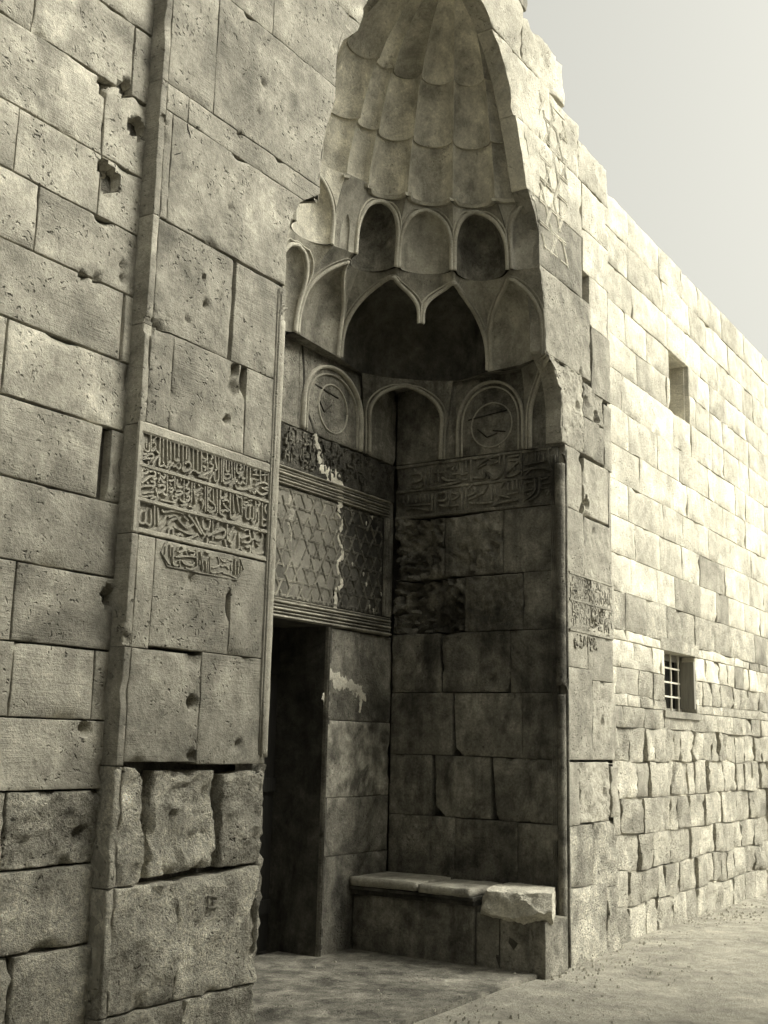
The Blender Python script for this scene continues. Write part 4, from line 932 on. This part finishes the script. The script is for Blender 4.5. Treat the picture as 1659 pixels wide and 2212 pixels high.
# lower window: reveal, frame, pane, iron bar, shutter
m_ = MB(); m_.box(4.31, 4.35, YW + .16, YW + .22, 1.95, 2.52); m_.box(5.18, 5.25, YW + .16, YW + .22, 1.95, 2.52); m_.box(4.35, 5.18, YW + .16, YW + .22, 2.46, 2.52); m_.box(4.35, 5.18, YW + .16, YW + .22, 1.95, 1.99)
wf = m_.build('window_frame', M['frame'], wr_)
m_ = MB(); m_.quad((4.35, YW + .2, 1.99), (5.18, YW + .2, 1.99), (5.18, YW + .2, 2.46), (4.35, YW + .2, 2.46)); m_.build('window_pane', M['glass'], wf)
def vbar(x, y, z0, z1, r, mat, par, name):
    mb_ = MB(); n = 10
    for z in (z0, z1):
        for k in range(n): a = 2*math.pi*k/n; mb_.v.append((x + r*math.cos(a), y + r*math.sin(a), z))
    for k in range(n): mb_.f.append((k, (k+1) % n, n + (k+1) % n, n + k))
    return mb_.build(name, mat, par, True)
for x in (4.62, 4.86, 5.08): vbar(x, YW + .13, 1.95, 2.52, .010, M['iron'], wr_, 'iron_bar')
for z in (2.10, 2.24, 2.38): 
    m_ = MB(); m_.box(4.33, 5.24, YW + .122, YW + .138, z - .008, z + .008); m_.build('iron_bar', M['iron'], wr_)

m_ = MB(); m_.box(4.25, 5.33, YW - .025, YW + .10, 1.885, 1.948); m_.build('window_sill', M['right'], wr_)
m_ = MB(); m_.box(4.22, 5.36, YW - .006, YW + .10, 2.523, 2.64); m_.build('lintel', M['palelow'], wr_)
m_ = MB(); m_.box(5.12, 5.165, YW - .02, YW + .15, 1.99, 2.46); m_.build('shutter', M['frame'], wf)
# ------------------------------------------------------------------ door
door = thing('wooden_door', 'dark double plank door deep in the portal recess', 'door', (0, 0, 0))
for s in (1, -1):
    for i in range(4):
        m_ = MB(); a = .02 + i * .21; b = a + .2; x0, x1 = sorted((s*a, s*b)); 
        m_.box(x0, x1, 2.02 + .004*(i % 2), 2.07, .03, 2.46); m_.build('plank', M['wood'], door)
    for z in (.35, 1.25, 2.15):
        m_ = MB(); x0, x1 = sorted((s*.03, s*.84)); m_.box(x0, x1, 1.995, 2.018, z - .05, z + .05); m_.build('ledge_board', M['wood'], door)

# ------------------------------------------------------------------ bench
bench = thing('stone_bench', 'low stone bench along the right side of the recess, its front slab broken', 'bench')
PL['K'] = lambda a, b, h: (1.31 - h, a, b)
stone('K', [(.50, .0), (1.56, .44)], M['recess'], bench, erode=.3, name='base_block', thick=.4)
stone('K', [(-.06, .0), (.30, .38)], M['recess'], bench, erode=.6, name='base_block', thick=.40, out=-.02)
stone('K', [(.305, .0), (.49, .40)], M['recess'], bench, erode=.6, name='base_block', thick=.40, out=-.02)
PL['J'] = lambda a, b, h: (a + h * .4, -.04 + (a - 1.36) * .40 - h, b)
stone('J', [(1.36, 0), (1.80, .38)], M['recess'], bench, erode=.4, name='base_block', thick=.1)
for z, t, hh in ((.44, .03, .02), (.475, .022, .034)):
    m_ = MB(); m_.box(1.31 - hh, 1.5, .49, 1.565, z, z + t); m_.build('slab_moulding', M['dark'], bench)
m_ = MB(); m_.box(1.34, 1.8, .14, 1.5, .0, .44); m_.build('rubble_fill', M['mortar'], bench)
def lump(name, x0, x1, y0, y1, z0, z1, mat, seed, amp=.02, cellz=.03, broken=0):
    bm = bmesh.new(); bmesh.ops.create_cube(bm, size=1)
    for v in bm.verts: v.co = Vector((x0 + (v.co.x+.5)*(x1-x0), y0 + (v.co.y+.5)*(y1-y0), z0 + (v.co.z+.5)*(z1-z0)))
    for ax, lo, hi in ((0, x0, x1), (1, y0, y1), (2, z0, z1)):
        n = max(2, round((hi-lo)/cellz))
        for i in range(1, n):
            co = [0, 0, 0]; no = [0, 0, 0]; co[ax] = lo + (hi-lo)*i/n; no[ax] = 1
            bmesh.ops.bisect_plane(bm, geom=bm.verts[:] + bm.edges[:] + bm.faces[:], plane_co=co, plane_no=no, dist=1e-6)
    c = Vector(((x0+x1)/2, (y0+y1)/2, (z0+z1)/2)); hx, hy, hz = (x1-x0)/2, (y1-y0)/2, (z1-z0)/2
    for v in bm.verts:
        p = v.co + Vector((seed, 0, 0)); d = v.co - c
        # round the edges
        q = Vector((abs(d.x)/hx, abs(d.y)/hy, abs(d.z)/hz)); near = sorted([(1-q.x)*hx, (1-q.y)*hy, (1-q.z)*hz])
        rr = max(0, 1 - near[1] / .012)
        v.co -= Vector((d.x/hx, d.y/hy, d.z/hz)) * rr * rr * .005
        v.co += Vector((noise.noise(p*7), noise.noise(p*7 + Vector((5, 0, 0))), noise.noise(p*7 + Vector((0, 5, 0))))) * amp + Vector((0, 0, noise.noise(p*22))) * amp * .4
        if broken:
            # front edge knocked off in big facets
            f = (v.co.x - x0) ; k = .10 + .13 * (noise.noise(Vector((v.co.y*4.5 + seed, 0, 0))) + .3) + (z1 - v.co.z) * -.35
            if f < k * broken: v.co.x = x0 + k * broken + f * .1; 
            if v.co.y > y1 - .05 - .10 * (z1 - v.co.z) / (z1-z0): v.co.y -= .05 * (z1 - v.co.z) / (z1-z0) * broken
    bmesh.ops.recalc_face_normals(bm, faces=bm.faces[:])
    me = bpy.data.meshes.new(name); bm.to_mesh(me); bm.free(); me.materials.append(mat); me.shade_smooth()
    return link(bpy.data.objects.new(name, me), bench)
lump('slab', 1.265, 1.81, .97, 1.57, .50, .57, M['slab'], 3, .004)
lump('slab', 1.265, 1.81, .52, .955, .495, .56, M['slab'], 9, .007)
def broken_slab():
    bm = bmesh.new(); bmesh.ops.create_cube(bm, size=1)
    x0, x1, y0, y1, z0, z1 = 1.265, 1.81, -.135, .465, .30, .568
    for v in bm.verts:
        v.co = Vector((x0 + (v.co.x+.5)*(x1-x0), y0 + (v.co.y+.5)*(y1-y0), z0 + (v.co.z+.5)*(z1-z0)))
        if v.co.y < 0: v.co.y += (v.co.x - x0) * .40
    # fractures: (point, direction that is knocked away)
    cuts_ = [((1.335, .30, .568), (-1, .10, .62)), ((1.36, .02, .568), (-1, -.22, .75)), ((1.29, .17, .44), (-1, .05, .18)), ((1.31, .40, .50), (-.8, .9, .35)), ((1.30, -.06, .47), (-1, -.5, .3)),
             ((1.275, .30, .40), (-1, .3, -.7)), ((1.29, .10, .40), (-1, -.3, -1.0)), ((1.30, -.05, .43), (-.6, -.6, -1)), ((1.45, .44, .568), (-.2, 1, .45)), ((1.30, .46, .42), (-.5, 1, -.5)), ((1.33, .2, .36), (-.5, .1, -1)), ((1.40, .24, .568), (-.35, .05, 1.6))]
    for co, no in cuts_:
        r_ = bmesh.ops.bisect_plane(bm, geom=bm.verts[:] + bm.edges[:] + bm.faces[:], plane_co=co, plane_no=Vector(no).normalized(), dist=1e-6, clear_outer=True)
        ed = [e for e in r_['geom_cut'] if isinstance(e, bmesh.types.BMEdge)]
        if ed: bmesh.ops.holes_fill(bm, edges=[e for e in bm.edges if len(e.link_faces) == 1])
    for ax, lo, hi in ((0, x0, x1), (1, y0, y1), (2, z0, z1)):
        n = max(2, round((hi-lo)/.022))
        for i in range(1, n):
            co = [0, 0, 0]; no = [0, 0, 0]; co[ax] = lo + (hi-lo)*i/n; no[ax] = 1
            bmesh.ops.bisect_plane(bm, geom=bm.verts[:] + bm.edges[:] + bm.faces[:], plane_co=co, plane_no=no, dist=1e-6)
    for v in bm.verts:
        p = v.co; top = 1 if p.z > .555 else 0; a = .006 if top else .018
        v.co += Vector((noise.noise(p*13), noise.noise(p*13 + Vector((5, 0, 0))), noise.noise(p*13 + Vector((0, 5, 0))) * .7)) * a + Vector((noise.noise(p*38), 0, noise.noise(p*41))) * a * .5
    bmesh.ops.triangulate(bm, faces=bm.faces[:]); bmesh.ops.recalc_face_normals(bm, faces=bm.faces[:])
    me = bpy.data.meshes.new('broken_slab'); bm.to_mesh(me); bm.free(); me.materials.append(M['slab_pale']); me.shade_smooth()
    try: me.set_sharp_from_angle(angle=math.radians(32))
    except Exception: pass
    link(bpy.data.objects.new('broken_slab', me), bench)
broken_slab()

# ------------------------------------------------------------------ unseen block across the street, added and sized to shade the facade
shade_house = thing('shade_house', 'unseen plastered block with small windows, added across the street to shade the facade', 'shade_house')
m_ = MB(); m_.box(-16, 3.4, -13, -5.8, -.3, 7.5); m_.build('wall', M['shade_house'], shade_house)
m_ = MB(); m_.box(-16.15, 3.55, -13.15, -5.65, 7.502, 7.7); m_.build('roof', M['shade_house'], shade_house)
for x in (-13, -10, -7, -4, -1, 2):
    for z in (1.3, 4.2):
        m_ = MB(); m_.box(x, x + .08, -5.84, -5.75, z, z + 1.3); m_.box(x + .92, x + 1, -5.84, -5.75, z, z + 1.3); m_.box(x + .08, x + .92, -5.84, -5.75, z + 1.22, z + 1.3); m_.box(x - .05, x + 1.05, -5.84, -5.7, z - .07, z - .002)
        w_ = m_.build('window', M['frame'], shade_house)
        m_ = MB(); m_.box(x + .08, x + .92, -5.82, -5.79, z, z + 1.22); m_.build('pane', M['glass'], w_)

def crack_line(plane, pts, w=.010, mat='dark'):
    f = PL[plane]; nrm = Vector(f(0, 0, 1)) - Vector(f(0, 0, 0)); rb = MB(); P = []
    for a, b in zip(pts, pts[1:]):
        for k in range(6): P.append((a[0] + (b[0]-a[0])*k/6 + 1.6*noise.noise(Vector((a[0], k*1.7, 0))), a[1] + (b[1]-a[1])*k/6))
    P.append(pts[-1])
    ribbon(rb, [Vector(f(*on(plane, *p), .003)) for p in P], nrm, w, .0012, True); return rb.build('crack', M[mat], portal)
crack_line('B', [(652, 735), (657, 800), (655, 860), (668, 900), (680, 935)], .022)
crack_line('F', [(404, 268), (412, 305), (408, 325), (376, 335)], .007)

# loose stones and grit along the foot of the walls
rng = random.Random(4)
m_ = MB()
for _ in range(1300):
    x = rng.uniform(-5, 9); y = -abs(rng.gauss(0, .35)) + .05
    if -1.8 < x < 1.85: y = rng.uniform(-.5, 1.4) if rng.random() < .3 else y
    if x > 2.9 or x < -2.85: y += .02
    r = rng.choice([.003, .004, .006, .010]) * rng.uniform(.7, 1.6); z = .03 if (abs(x) < 1.8 and y > 0) else .005
    n = len(m_.v); a = rng.uniform(0, 6)
    for k in range(5): m_.v.append((x + r*math.cos(a + k*1.257)*rng.uniform(.7, 1.3), y + r*math.sin(a + k*1.257)*rng.uniform(.7, 1.3), z - .01))
    for k in range(5): m_.v.append((x + .6*r*math.cos(a + k*1.257), y + .6*r*math.sin(a + k*1.257), z + r*rng.uniform(.5, .9)))
    for k in range(5): m_.f.append((n+k, n+(k+1) % 5, n+5+(k+1) % 5, n+5+k))
    m_.f.append(tuple(n+5+k for k in range(5)))
gr = m_.build('gravel', M['slab_pale']); gr['kind'] = 'stuff'; gr['label'] = 'grit and loose chips of stone strewn along the foot of the walls'; gr['category'] = 'gravel'
